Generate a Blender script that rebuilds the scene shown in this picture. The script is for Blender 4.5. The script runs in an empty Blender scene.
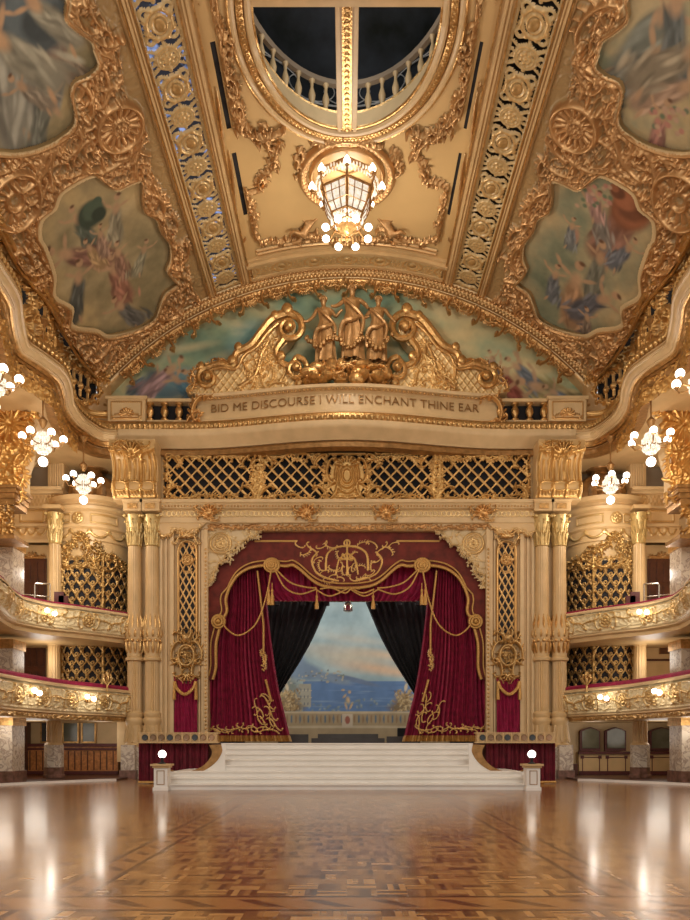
import bpy, math, random
import numpy as np
from mathutils import Vector, Matrix
PI = math.pi
C = bpy.context.scene.collection
F = 768.0; CX = 347.0; CY = 742.0; HC = 1.5; P = 32.0     # focal in pixels, vanishing point, eye height, proscenium distance
def wx(px, Y=P): return (px - CX) * Y / F
def wz(py, Y=P): return HC + (CY - py) * Y / F
def w(px, py, Y=P): return (wx(px, Y), Y, wz(py, Y))
R_ = random.Random(7)

# ------------------------------------------------------------------ materials
def nodes(m):
    m.use_nodes = True; nt = m.node_tree; return nt, nt.nodes, nt.links, nt.nodes['Principled BSDF']
def mat(name, col, rough=.5, metal=0., var=.12, scale=3., bump=0., bscale=20., coat=0., emit=None, es=0.):
    m = bpy.data.materials.new(name); nt, N, L, b = nodes(m)
    tc = N.new('ShaderNodeTexCoord'); nz = N.new('ShaderNodeTexNoise'); nz.inputs['Scale'].default_value = scale; nz.inputs['Detail'].default_value = 5
    L.new(tc.outputs['Object'], nz.inputs['Vector'])
    r = N.new('ShaderNodeValToRGB'); c = col
    r.color_ramp.elements[0].position = .3; r.color_ramp.elements[1].position = .7
    r.color_ramp.elements[0].color = (c[0]*(1-var), c[1]*(1-var), c[2]*(1-var*1.3), 1)
    r.color_ramp.elements[1].color = (min(1, c[0]*(1+var)), min(1, c[1]*(1+var)), min(1, c[2]*(1+var)), 1)
    L.new(nz.outputs['Fac'], r.inputs['Fac']); L.new(r.outputs['Color'], b.inputs['Base Color'])
    b.inputs['Roughness'].default_value = rough; b.inputs['Metallic'].default_value = metal
    b.inputs['Coat Weight'].default_value = coat
    if bump:
        n2 = N.new('ShaderNodeTexNoise'); n2.inputs['Scale'].default_value = bscale; L.new(tc.outputs['Object'], n2.inputs['Vector'])
        bp = N.new('ShaderNodeBump'); bp.inputs['Strength'].default_value = bump; bp.inputs['Distance'].default_value = .05
        L.new(n2.outputs['Fac'], bp.inputs['Height']); L.new(bp.outputs['Normal'], b.inputs['Normal'])
    if emit:
        b.inputs['Emission Color'].default_value = (*emit, 1); b.inputs['Emission Strength'].default_value = es
        m.cycles.emission_sampling = 'NONE'
    return m
def attr_mat(name, rough=.45):
    m = bpy.data.materials.new(name); nt, N, L, b = nodes(m)
    a = N.new('ShaderNodeAttribute'); a.attribute_name = 'Col'
    L.new(a.outputs['Color'], b.inputs['Base Color']); L.new(a.outputs['Alpha'], b.inputs['Metallic'])
    b.inputs['Roughness'].default_value = rough
    return m
M = {}
CREAM = (.64, .43, .205); GOLD = (.58, .34, .13); PALE = (.69, .49, .26)
M['cream'] = mat('cream_plaster', CREAM, .45, 0, .1, 1.5)
M['pale'] = mat('pale_plaster', (.69, .49, .255), .45, 0, .08, 2)
M['tan'] = mat('tan_wall', (.30, .225, .15), .7, 0, .1, 1)
M['gold'] = mat('gold_leaf', GOLD, .32, .75, .3, 6, .3, 14)
M['goldb'] = mat('bright_gold', (.62, .40, .16), .3, .65, .2, 6)
M['bronze'] = mat('bronze_gold', (.36, .19, .065), .38, .5, .3, 5, .3, 12)
M['dark'] = mat('near_black', (.012, .011, .014), .8, 0, .3, 2)  # near black; behind openings its colour stands for unlit depth
M['darkglass'] = mat('dark_glass', (.05, .055, .065), .2, 0, .5, .7)
M['white'] = mat('white_paint', (.86, .81, .745), .45, 0, .04, 2)
M['velvet'] = mat('crimson_velvet', (.27, .008, .045), .75, 0, .35, 5)
M['velvetd'] = mat('deep_red_velvet', (.15, .009, .022), .8, 0, .35, 4)
M['magenta'] = mat('magenta_velvet', (.30, .006, .055), .7, 0, .25, 5)
M['pelmet'] = mat('russet_velvet', (.15, .018, .010), .75, 0, .35, 3)
M['black'] = mat('black_cloth', (.018, .018, .021), .85, 0, .3, 3)
M['braid'] = mat('gold_braid', (.58, .32, .09), .5, .3, .25, 20)
M['wood'] = mat('red_brown_wood', (.085, .025, .012), .35, 0, .3, 4)
M['brick'] = mat('orange_wood_panel', (.46, .18, .055), .4, 0, .35, 9)
M['trimred'] = mat('maroon_trim', (.10, .02, .018), .5, 0, .2, 4)
M['chrome'] = mat('brushed_metal', (.6, .55, .48), .25, .9, .05, 4)
M['mirror'] = mat('grey_window_glass', (.13, .125, .085), .15, 0, .3, 1.4)
M['gilthub'] = mat('amber_gold', (.52, .32, .12), .4, .4, .15, 5)
M['globe'] = mat('glowing_opal_glass', (1, .95, .88), .3, 0, 0, 1, emit=(1, .90, .76), es=4.5)
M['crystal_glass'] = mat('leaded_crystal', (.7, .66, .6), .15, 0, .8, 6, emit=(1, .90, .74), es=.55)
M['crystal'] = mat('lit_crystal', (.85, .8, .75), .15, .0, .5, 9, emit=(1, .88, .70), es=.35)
M['roundel'] = mat('roundel_glass', (.30, .17, .09), .2, .2, .5, 1.2)
M['relief'] = attr_mat('painted_relief', .36)
M['paint'] = attr_mat('painted_canvas', .75)
def marble():
    m = bpy.data.materials.new('veined_marble'); nt, N, L, b = nodes(m)
    tc = N.new('ShaderNodeTexCoord'); nz = N.new('ShaderNodeTexNoise'); nz.inputs['Scale'].default_value = 2.2; nz.inputs['Detail'].default_value = 8; nz.inputs['Distortion'].default_value = 1.6
    L.new(tc.outputs['Object'], nz.inputs['Vector']); r = N.new('ShaderNodeValToRGB')
    e = r.color_ramp.elements; e[0].position = .36; e[0].color = (.58, .46, .34, 1); e[1].position = .66; e[1].color = (.74, .65, .52, 1)
    x = e.new(.50); x.color = (.40, .30, .24, 1); x = e.new(.44); x.color = (.72, .62, .49, 1); x = e.new(.56); x.color = (.74, .64, .51, 1)
    L.new(nz.outputs['Fac'], r.inputs['Fac']); L.new(r.outputs['Color'], b.inputs['Base Color']); b.inputs['Roughness'].default_value = .25
    return m
M['marble'] = marble(); M['capital'] = mat('gilt_cream_capital', (.60, .42, .17), .38, .35, .2, 8)
M['marbler'] = mat('red_marble', (.20, .10, .075), .3, 0, .5, 5)
def parquet():
    m = bpy.data.materials.new('inlaid_parquet'); nt, N, L, b = nodes(m)
    def math_(op, a, b_=None, c=None):
        n = N.new('ShaderNodeMath'); n.operation = op
        for i, v in enumerate((a, b_, c)):
            if v is None: continue
            if isinstance(v, (int, float)): n.inputs[i].default_value = v
            else: L.new(v, n.inputs[i])
        return n.outputs[0]
    tc = N.new('ShaderNodeTexCoord'); sp = N.new('ShaderNodeSeparateXYZ'); L.new(tc.outputs['Object'], sp.inputs[0])
    X, Y = sp.outputs[0], sp.outputs[1]
    T = .30
    cx, cy = math_('FLOOR', math_('DIVIDE', X, T)), math_('FLOOR', math_('DIVIDE', Y, T))
    par = math_('PINGPONG', math_('ADD', cx, cy), 1.0)                        # checker of turned blocks
    fx, fy = math_('DIVIDE', X, T / 5), math_('DIVIDE', Y, T / 5)
    u = math_('ADD', math_('MULTIPLY', fx, par), math_('MULTIPLY', fy, math_('SUBTRACT', 1.0, par)))
    lam = math_('FLOOR', u)
    cb = N.new('ShaderNodeCombineXYZ'); L.new(cx, cb.inputs[0]); L.new(cy, cb.inputs[1]); L.new(lam, cb.inputs[2])
    wn = N.new('ShaderNodeTexWhiteNoise'); wn.noise_dimensions = '3D'; L.new(cb.outputs[0], wn.inputs['Vector'])
    ramp = N.new('ShaderNodeValToRGB'); e = ramp.color_ramp.elements
    e[0].position = 0; e[0].color = (.09, .03, .009, 1); e[1].position = 1; e[1].color = (.52, .26, .085, 1)
    x = e.new(.22); x.color = (.21, .08, .022, 1); x = e.new(.6); x.color = (.38, .17, .05, 1)
    L.new(wn.outputs['Value'], ramp.inputs['Fac'])
    # inlaid borders
    aX = math_('ABSOLUTE', X)
    def band(v, c, h): return math_('LESS_THAN', math_('ABSOLUTE', math_('SUBTRACT', v, c)), h)
    def mx(f, a, col):
        n = N.new('ShaderNodeMix'); n.data_type = 'RGBA'; L.new(f, n.inputs['Factor']); L.new(a, n.inputs[6])
        if isinstance(col, tuple): n.inputs[7].default_value = (*col, 1)
        else: L.new(col, n.inputs[7])
        return n.outputs[2]
    nz = N.new('ShaderNodeTexNoise'); nz.inputs['Scale'].default_value = 5; L.new(tc.outputs['Object'], nz.inputs['Vector'])
    col = ramp.outputs['Color']
    for v, c, wd in ((aX, 2.75, .20), (Y, 7.15, .30), (aX, 5.7, .22), (Y, 22.8, .25), (aX, 1.0, .12), (Y, 12.5, .2)):
        if v is aX and c == 1.0: continue
        col = mx(band(v, c, wd), col, (.37, .155, .045))
        for d in (-wd, wd): col = mx(band(v, c + d, .035), col, (.075, .022, .007))
        seg = math_('LESS_THAN', math_('FRACT', math_('MULTIPLY', math_('ADD', X, Y), 1.6)), .3)
        col = mx(math_('MULTIPLY', seg, band(v, c, wd * .55)), col, (.12, .038, .012))
    n3 = N.new('ShaderNodeMix'); n3.data_type = 'RGBA'; n3.blend_type = 'MULTIPLY'; n3.inputs['Factor'].default_value = .5
    L.new(col, n3.inputs[6]); L.new(nz.outputs['Color'], n3.inputs[7])
    r2 = N.new('ShaderNodeValToRGB'); r2.color_ramp.elements[0].color = (.6, .6, .6, 1); r2.color_ramp.elements[1].color = (1.3, 1.3, 1.3, 1)
    L.new(nz.outputs['Fac'], r2.inputs['Fac']); L.new(r2.outputs['Color'], n3.inputs[7])
    L.new(n3.outputs[2], b.inputs['Base Color'])
    b.inputs['Roughness'].default_value = .26; b.inputs['Coat Weight'].default_value = .5; b.inputs['Coat Roughness'].default_value = .13
    n4 = N.new('ShaderNodeTexNoise'); n4.inputs['Scale'].default_value = 1.3; n4.inputs['Detail'].default_value = 3; L.new(tc.outputs['Object'], n4.inputs['Vector'])
    bp = N.new('ShaderNodeBump'); bp.inputs['Strength'].default_value = .07; bp.inputs['Distance'].default_value = .05
    ad = math_('ADD', math_('MULTIPLY', wn.outputs['Value'], .14), math_('MULTIPLY', n4.outputs['Fac'], .8))
    L.new(ad, bp.inputs['Height']); L.new(bp.outputs['Normal'], b.inputs['Normal']); L.new(bp.outputs['Normal'], b.inputs['Coat Normal'])
    return m
M['floor'] = parquet()

# ------------------------------------------------------------------ object helpers
def tag(o, label=None, cat=None, group=None, kind=None, category=None):
    cat = cat or category
    if label: o['label'] = label
    if cat: o['category'] = cat
    if group: o['group'] = group
    if kind: o['kind'] = kind
    return o
def thing(name, label, cat, loc=(0, 0, 0), group=None, rz=0):
    o = bpy.data.objects.new(name, None); C.objects.link(o); o.empty_display_size = .2
    o.location = loc; o.rotation_euler = (0, 0, rz); return tag(o, label, cat, group)
def copy_tree(o, parent=None):
    c = o.copy(); C.objects.link(c); c.parent = parent
    for ch in list(o.children): copy_tree(ch, c)
    return c
class MB:
    def __init__(s): s.v = []; s.f = []
    def add(s, vs, fs):
        k = len(s.v); s.v += [tuple(v) for v in vs]; s.f += [tuple(i + k for i in f) for f in fs]; return s
    def box(s, x0, x1, y0, y1, z0, z1):
        v = [(x, y, z) for x in (x0, x1) for y in (y0, y1) for z in (z0, z1)]
        return s.add(v, [(0, 1, 3, 2), (4, 6, 7, 5), (0, 4, 5, 1), (2, 3, 7, 6), (0, 2, 6, 4), (1, 5, 7, 3)])
    def prism(s, pts, y0, y1):                                  # outline in x,z pushed from y0 to y1
        n = len(pts)
        v = [(x, y0, z) for x, z in pts] + [(x, y1, z) for x, z in pts]
        return s.add(v, [tuple(range(n)), tuple(range(2*n-1, n-1, -1))] + [(i, i+n, (i+1) % n + n, (i+1) % n) for i in range(n)])
    def slab(s, pts, z0, z1):                                   # outline in x,y
        n = len(pts)
        v = [(x, y, z0) for x, y in pts] + [(x, y, z1) for x, y in pts]
        return s.add(v, [tuple(range(n)), tuple(range(2*n-1, n-1, -1))] + [(i, i+n, (i+1) % n + n, (i+1) % n) for i in range(n)])
    def lathe(s, prof, c=(0, 0, 0), n=24, flute=0, amp=0., f0=None, f1=None, a0=0., a1=2*PI):
        m = len(prof); v = []; full = abs(a1 - a0 - 2*PI) < 1e-6; k = n if full else n + 1
        for r, z in prof:
            for i in range(k):
                a = a0 + (a1 - a0) * i / n; q = r
                if flute and (f0 is None or f0 <= z <= f1): q = r * (1 - amp * (.5 + .5 * math.cos(a * flute)))
                v.append((c[0] + q*math.cos(a), c[1] + q*math.sin(a), c[2] + z))
        f = []
        for j in range(m-1):
            for i in range(n):
                i2 = (i+1) % n if full else i + 1
                f.append((j*k+i, j*k+i2, (j+1)*k+i2, (j+1)*k+i))
        if full and prof[0][0] > 1e-5: f.append(tuple(range(k-1, -1, -1)))
        if full and prof[-1][0] > 1e-5: f.append(tuple(range((m-1)*k, m*k)))
        return s.add(v, f)
    def ball(s, c, r, n=8, m=6):
        if isinstance(r, (int, float)): r = (r, r, r)
        v = [(c[0], c[1], c[2]-r[2])]; f = []
        for j in range(1, m):
            t = PI * j / m
            for i in range(n):
                a = 2*PI*i/n; v.append((c[0]+r[0]*math.sin(t)*math.cos(a), c[1]+r[1]*math.sin(t)*math.sin(a), c[2]-r[2]*math.cos(t)))
        v.append((c[0], c[1], c[2]+r[2])); top = len(v) - 1
        for i in range(n):
            f.append((0, 1+(i+1) % n, 1+i)); f.append((top, top-n+i, top-n+(i+1) % n))
            for j in range(m-2): a = 1+j*n; f.append((a+i, a+(i+1) % n, a+n+(i+1) % n, a+n+i))
        return s.add(v, f)
    def tube(s, pts, r, n=6):
        pts = [Vector(p) for p in pts]; k = len(pts)
        rs = [r] * k if isinstance(r, (int, float)) else list(r)
        v = []; up = Vector((0.13, 1, .21)).normalized()
        for i, p in enumerate(pts):
            t = (pts[min(i+1, k-1)] - pts[max(i-1, 0)])
            t = t.normalized() if t.length > 1e-9 else Vector((0, 0, 1))
            a = t.cross(up)
            if a.length < 1e-3: a = t.cross(Vector((1, 0, 0)))
            a.normalize(); b = t.cross(a)
            for j in range(n):
                q = 2*PI*j/n; v.append(p + (a*math.cos(q) + b*math.sin(q)) * rs[i])
        f = [(i*n+j, i*n+(j+1) % n, (i+1)*n+(j+1) % n, (i+1)*n+j) for i in range(k-1) for j in range(n)]
        f += [tuple(range(n-1, -1, -1)), tuple(range((k-1)*n, k*n))]
        return s.add(v, f)
    def sweep(s, path, prof, side=1, close=False):              # path in x,y; profile (out, z); side picks the outward normal
        n = len(path); nr = []
        for i in range(n):
            a, b = path[max(i-1, 0)], path[min(i+1, n-1)]
            tx, ty = b[0]-a[0], b[1]-a[1]; l = math.hypot(tx, ty) or 1
            nr.append((ty/l*side, -tx/l*side))
        m = len(prof); v = [(x + nr[i][0]*o, y + nr[i][1]*o, z) for i, (x, y) in enumerate(path) for o, z in prof]
        f = [(i*m+j, i*m+j+1, (i+1)*m+j+1, (i+1)*m+j) for i in range(n-1) for j in range(m-1)]
        return s.add(v, f)
    def build(s, name, m, parent=None, smooth=True, loc=None, **tg):
        me = bpy.data.meshes.new(name); me.from_pydata(s.v, [], s.f)
        o = bpy.data.objects.new(name, me); C.objects.link(o); me.materials.append(m)
        if parent: o.parent = parent
        if loc: o.location = loc
        if smooth:
            me.shade_smooth()
            try: me.set_sharp_from_angle(angle=math.radians(38))
            except Exception: pass
        me.update()
        if tg: tag(o, **tg)
        return o
def resample(path, step):
    out = [tuple(path[0])]; acc = 0
    for a, b in zip(path[:-1], path[1:]):
        l = math.dist(a, b); d = step - acc
        while d <= l:
            t = d / l; out.append(tuple(a[i] + (b[i]-a[i])*t for i in range(len(a)))); d += step
        acc = (acc + l) % step if l + acc >= step else acc + l
    return out
def smooth(pts, n=8, closed=False):                             # Catmull-Rom
    P_ = list(pts); k = len(P_); out = []
    rng = range(k) if closed else range(k-1)
    for i in rng:
        g = lambda j: P_[j % k] if closed else P_[max(0, min(k-1, j))]
        p0, p1, p2, p3 = g(i-1), g(i), g(i+1), g(i+2)
        for t in range(n):
            t /= n
            out.append(tuple(.5*((2*b) + (-a+c)*t + (2*a-5*b+4*c-d)*t*t + (-a+3*b-3*c+d)*t**3) for a, b, c, d in zip(p0, p1, p2, p3)))
    out.append(tuple(P_[0] if closed else P_[-1])); return out

# ------------------------------------------------------------------ carved relief canvases
def mirror_pts(pts): return [(-x, y) for x, y in pts]
def vnoise(shape, cells, seed):
    rs = np.random.RandomState(seed); nx, ny = shape; out = np.zeros(shape); amp = 1.; tot = 0
    for o in range(5):
        cx, cy = max(2, int(cells[0]*2**o)), max(2, int(cells[1]*2**o))
        if cx > nx or cy > ny: break
        g = rs.rand(cx+2, cy+2)
        x = np.linspace(0, cx, nx); y = np.linspace(0, cy, ny)
        xi = np.minimum(x.astype(int), cx); yi = np.minimum(y.astype(int), cy); fx = x-xi; fy = y-yi
        fx = fx*fx*(3-2*fx); fy = fy*fy*(3-2*fy); fx = fx[:, None]; fy = fy[None, :]
        a = g[xi][:, yi]; b = g[xi+1][:, yi]; c = g[xi][:, yi+1]; d = g[xi+1][:, yi+1]
        out += amp*((a*(1-fx)+b*fx)*(1-fy) + (c*(1-fx)+d*fx)*fy); tot += amp; amp *= .55
    return out / tot
def template(kind):
    n = 46; x = y = 0.; h = 0.; pts = []
    for i in range(n):
        t = i/(n-1); q = 2*t-1
        if kind in 'CO': k = 1.2 + 15*abs(q)**5
        elif kind in 'SP': k = (1 if q > 0 else -1) * (.8 + 15*abs(q)**4)
        elif kind == 'J': k = .8 + 17*t**4
        else: k = 5*math.sin(t*9)
        pts.append((x, y)); x += math.cos(h)/n; y += math.sin(h)/n; h += k/n*1.45
    a = np.array(pts); a -= (a.min(0)+a.max(0))/2; a /= max(a.max(0)-a.min(0))
    d = pts[len(pts)//2+2][0]-pts[len(pts)//2-2][0], pts[len(pts)//2+2][1]-pts[len(pts)//2-2][1]
    an = math.atan2(d[1], d[0]); c, s = math.cos(-an), math.sin(-an); a = a @ np.array([[c, s], [-s, c]])
    T = []
    for i, (px, py) in enumerate(a):
        t = i/(n-1); q = abs(2*t-1); r = .06*(1-.35*q) if kind != 'J' else .085*(1-.6*t)
        T.append((px, py, r, 1.))
    for e in ((0, n-1) if kind in 'CSOP' else (n-1,)): T.append((a[e][0], a[e][1], .075, 1.35))
    for j in range(5, n-6, 6) if kind not in 'OP' else ():                                   # acanthus tips springing off the stem
        tx, ty = a[j+1]-a[j-1]; l = math.hypot(tx, ty)+1e-9; tx /= l; ty /= l
        sg = -1 if kind != 'S' or j > n/2 else 1
        nx, ny = -ty*sg, tx*sg; ln = .17 if j % 4 else .12
        for m_ in range(7):
            u = m_/6; b = u*u*.6
            T.append((a[j][0]+(nx*u+tx*b)*ln*1.1, a[j][1]+(ny*u+ty*b)*ln*1.1, (.058*(1-.5*u)), .8-.25*u))
    return T
TPL = {k: template(k) for k in 'CSJWOP'}
class Canvas:
    def __init__(s, u0, u1, v0, v1, res, ground=CREAM):
        s.u0, s.v0, s.res = u0, v0, res
        s.nx, s.ny = int(round((u1-u0)/res))+1, int(round((v1-v0)/res))+1
        s.u = u0 + np.arange(s.nx)*res; s.v = v0 + np.arange(s.ny)*res
        s.H = np.zeros((s.nx, s.ny), np.float32); s.U, s.V = np.meshgrid(s.u, s.v, indexing='ij')
        s.G = np.zeros((s.nx, s.ny, 3), np.float32); s.G[:] = ground
        s.gild = np.ones((s.nx, s.ny), bool)
    def blob(s, x, y, r, h):
        i0, i1 = int((x-r-s.u0)/s.res), int((x+r-s.u0)/s.res)+2; j0, j1 = int((y-r-s.v0)/s.res), int((y+r-s.v0)/s.res)+2
        i0 = max(i0, 0); j0 = max(j0, 0)
        if i0 >= s.nx or j0 >= s.ny or i1 <= 0 or j1 <= 0: return
        d = ((s.u[i0:i1, None]-x)**2 + (s.v[None, j0:j1]-y)**2)/(r*r)
        z = h*np.sqrt(np.maximum(0, 1-d)); t = s.H[i0:i1, j0:j1]; np.maximum(t, z, out=t)
    def stroke(s, pts, r0, r1=None, h=None):
        r1 = r0 if r1 is None else r1; h = h or r0
        q = resample(pts, max(min(r0, r1)*.4, s.res*.6)); n = len(q)
        for i, (x, y) in enumerate(q):
            t = i/max(1, n-1); s.blob(x, y, r0+(r1-r0)*t, h*(1+(r1/r0-1)*t*.5))
    def scroll(s, x, y, size, ang, kind='C', flip=1, h=None, fat=1.):
        c, sn = math.cos(ang), math.sin(ang); h = h or size*.09
        for px, py, r, k in TPL[kind]:
            py *= flip
            s.blob(x+(px*c-py*sn)*size, y+(px*sn+py*c)*size, max(r*size*fat, s.res*.9), h*k)
    def rosette(s, x, y, r, n=7, h=None, rim=True):
        h = h or r*.4
        for i in range(n):
            a = 2*PI*i/n; s.blob(x+math.cos(a)*r*.55, y+math.sin(a)*r*.55, r*.36, h)
        s.blob(x, y, r*.32, h*1.3)
        if rim: s.ring(x, y, r, r*.13, h)
    def ring(s, x, y, r, t, h, ry=None):
        ry = ry or r; n = int(2*PI*max(r, ry)/max(t*.6, s.res*.7))+6
        for i in range(n): a = 2*PI*i/n; s.blob(x+r*math.cos(a), y+ry*math.sin(a), t, h)
    def shell(s, x, y, r, a0, a1, n=9, h=.15):
        for i in range(n):
            a = a0+(a1-a0)*i/(n-1)
            s.stroke([(x+.15*r*math.cos(a), y+.15*r*math.sin(a)), (x+.85*r*math.cos(a), y+.85*r*math.sin(a))], r*.06, r*.14, h)
    def run(s, path, size, gap=.75, h=None, alt=True, kinds='CS', seed=1, fat=1.):
        rr = random.Random(seed); q = resample(path, size*gap)
        for i in range(len(q)-1):
            (x0, y0), (x1, y1) = q[i], q[i+1]; a = math.atan2(y1-y0, x1-x0)
            s.scroll((x0+x1)/2, (y0+y1)/2, size*rr.uniform(.85, 1.15), a+rr.uniform(-.25, .25), rr.choice(kinds), (-1)**i if alt else 1, h, fat)
    def fill(s, inside, size, gap=.62, seed=1, h=None):
        rr = random.Random(seed); st = size*gap
        for i in range(int((s.u[-1]-s.u0)/st)+2):
            for j in range(int((s.v[-1]-s.v0)/st)+2):
                x = s.u0+(i+rr.uniform(-.35, .35)+.5*(j % 2))*st; y = s.v0+(j+rr.uniform(-.35, .35))*st
                if inside(x, y): s.scroll(x, y, size*rr.uniform(.7, 1.25), rr.uniform(0, 2*PI), rr.choice('CCSJJ'), rr.choice((-1, 1)), h)
    def lattice(s, step, r, h, ang=45, u0=None, kx=1.):
        u0, u1, v0, v1 = s.u[0], s.u[-1], s.v[0], s.v[-1]; W_, H_ = u1-u0, v1-v0; sl = kx
        k = -H_/sl
        while k < W_ + H_/sl:
            s.stroke([(u0+k, v0), (u0+k+H_/sl, v1)], r, r, h); s.stroke([(u0+k, v0), (u0+k-H_/sl, v1)], r, r, h); k += step
    def inside(s, poly):
        return in_poly(s.U, s.V, poly)
    def mesh(s, name, surf, parent=None, keep=None, thr=.012, gold=GOLD, metal=.5, m=None, sc=1., seed=3, paint=None, **tg):
        H = s.H*sc; gold = tuple(c*1.12 for c in gold); metal = min(.85, metal*1.45)
        H2 = H.copy(); H2[1:-1, 1:-1] = (H[1:-1, 1:-1]*4+H[:-2, 1:-1]+H[2:, 1:-1]+H[1:-1, :-2]+H[1:-1, 2:])/8
        Pn, Nn = surf(s.U, s.V); V = Pn + Nn*H2[..., None]
        col = np.ones((s.nx, s.ny, 4), np.float32); col[..., :3] = s.G*np.array([1, .95, .85]) if paint is None else paint; col[..., 3] = 0
        if paint is None:
            g = (H2 > thr) & s.gild; nz = vnoise((s.nx, s.ny), (max(2, s.nx//30), max(2, s.ny//30)), seed)
            nz2 = np.random.RandomState(seed).rand(s.nx, s.ny)
            f = .72+.55*nz+.12*(nz2-.5)
            col[..., :3] = np.where(g[..., None], np.array(gold)[None, None]*f[..., None], col[..., :3]*(.88+.24*nz[..., None]))
            col[..., 3] = np.where(g, metal, 0)
        fm = np.ones((s.nx-1, s.ny-1), bool) if keep is None else keep[:-1, :-1] | keep[1:, 1:]
        idx = np.arange(s.nx*s.ny).reshape(s.nx, s.ny)
        q = np.stack([idx[:-1, :-1], idx[1:, :-1], idx[1:, 1:], idx[:-1, 1:]], -1)[fm]
        used = np.unique(q); re = np.zeros(s.nx*s.ny, int); re[used] = np.arange(len(used)); q = re[q]
        V = V.reshape(-1, 3)[used]; cl = col.reshape(-1, 4)[used]
        a, b, c_ = V[q[0][0]], V[q[0][1]], V[q[0][3]] if len(q) else (0, 0, 0)
        nn = np.cross(b-a, c_-a)
        if np.dot(nn, Nn.reshape(-1, 3)[used][q[0][0]]) < 0: q = q[:, ::-1]
        me = bpy.data.meshes.new(name); me.vertices.add(len(V)); me.vertices.foreach_set('co', V.astype(np.float32).ravel())
        me.loops.add(q.size); me.loops.foreach_set('vertex_index', q.ravel().astype(np.int32))
        me.polygons.add(len(q)); me.polygons.foreach_set('loop_start', np.arange(0, q.size, 4, dtype=np.int32))
        me.update(calc_edges=True)
        at = me.color_attributes.new('Col', 'FLOAT_COLOR', 'POINT'); at.data.foreach_set('color', cl.ravel())
        me.shade_smooth(); me.materials.append(m or M['relief'])
        o = bpy.data.objects.new(name, me); C.objects.link(o)
        if parent: o.parent = parent
        if tg: tag(o, **tg)
        return o
def in_poly(X, Y, poly):
    ins = np.zeros(np.shape(X), bool); n = len(poly)
    for i in range(n):
        (x0, y0), (x1, y1) = poly[i], poly[(i+1) % n]
        if y0 == y1: continue
        c = ((y0 > Y) != (y1 > Y)) & (X < (x1-x0)*(Y-y0)/(y1-y0)+x0); ins ^= c
    return ins
def plane_y(Y, bulge=None):                                      # canvas u = x, v = z, facing the camera
    def f(U, V):
        Yv = np.full_like(U, Y, dtype=float) if bulge is None else bulge(U, V)
        Pn = np.stack([U, Yv, V], -1).astype(float); N = np.zeros_like(Pn); N[..., 1] = -1; return Pn, N
    return f
def cyl_surf(cx, cy, r, flip=-1):                                # u = arc length from the front (-y) going to +x, v = z
    def f(U, V):
        a = -PI/2 + U/r; n = np.stack([np.cos(a), np.sin(a), np.zeros_like(a)], -1)
        return np.stack([cx+r*np.cos(a), cy+r*np.sin(a), V], -1), n
    return f
def path_surf(path, side, bulge=lambda v: 0*v):                  # u = length along a plan path, v = z
    pa = np.array(path, float); d = np.r_[0, np.cumsum(np.hypot(*np.diff(pa, axis=0).T))]
    t = np.gradient(pa, axis=0); t /= np.hypot(t[:, 0], t[:, 1])[:, None]; nr = np.stack([t[:, 1], -t[:, 0]], -1)*side
    def f(U, V):
        x = np.interp(U, d, pa[:, 0]); y = np.interp(U, d, pa[:, 1]); nx = np.interp(U, d, nr[:, 0]); ny = np.interp(U, d, nr[:, 1])
        b = bulge(V); N = np.stack([nx, ny, np.zeros_like(nx)], -1)
        return np.stack([x+nx*b, y+ny*b, V], -1), N
    return f, d[-1]
RV = 335/24.; ZV = HC + 141/24.                                  # barrel vault radius and axis height
def vault(off=0.):
    def f(U, V):
        a = U/RV; N = np.stack([-np.sin(a), np.zeros_like(a), -np.cos(a)], -1)
        return np.stack([RV*np.sin(a), V, ZV+RV*np.cos(a)], -1) + N*off, N
    return f
def px_vault(px, py):                                            # where a sight line through the pixel meets the vault
    dx, dz = (px-CX)/F, (CY-py)/F; c = HC-ZV
    A = dx*dx+dz*dz; B = 2*dz*c; D = c*c-RV*RV
    Y = (-B+math.sqrt(B*B-4*A*D))/(2*A); return (RV*math.atan2(dx*Y, HC+dz*Y-ZV), Y)
def arch_surf(Y, r0):                                            # u = arc length at the vault radius, v = distance inwards from the vault
    def f(U, V):
        a = U/RV; r = RV-V; N = np.zeros(U.shape+(3,)); N[..., 1] = -1
        return np.stack([r*np.sin(a), np.full_like(a, Y), ZV+r*np.cos(a)], -1), N
    return f
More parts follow.
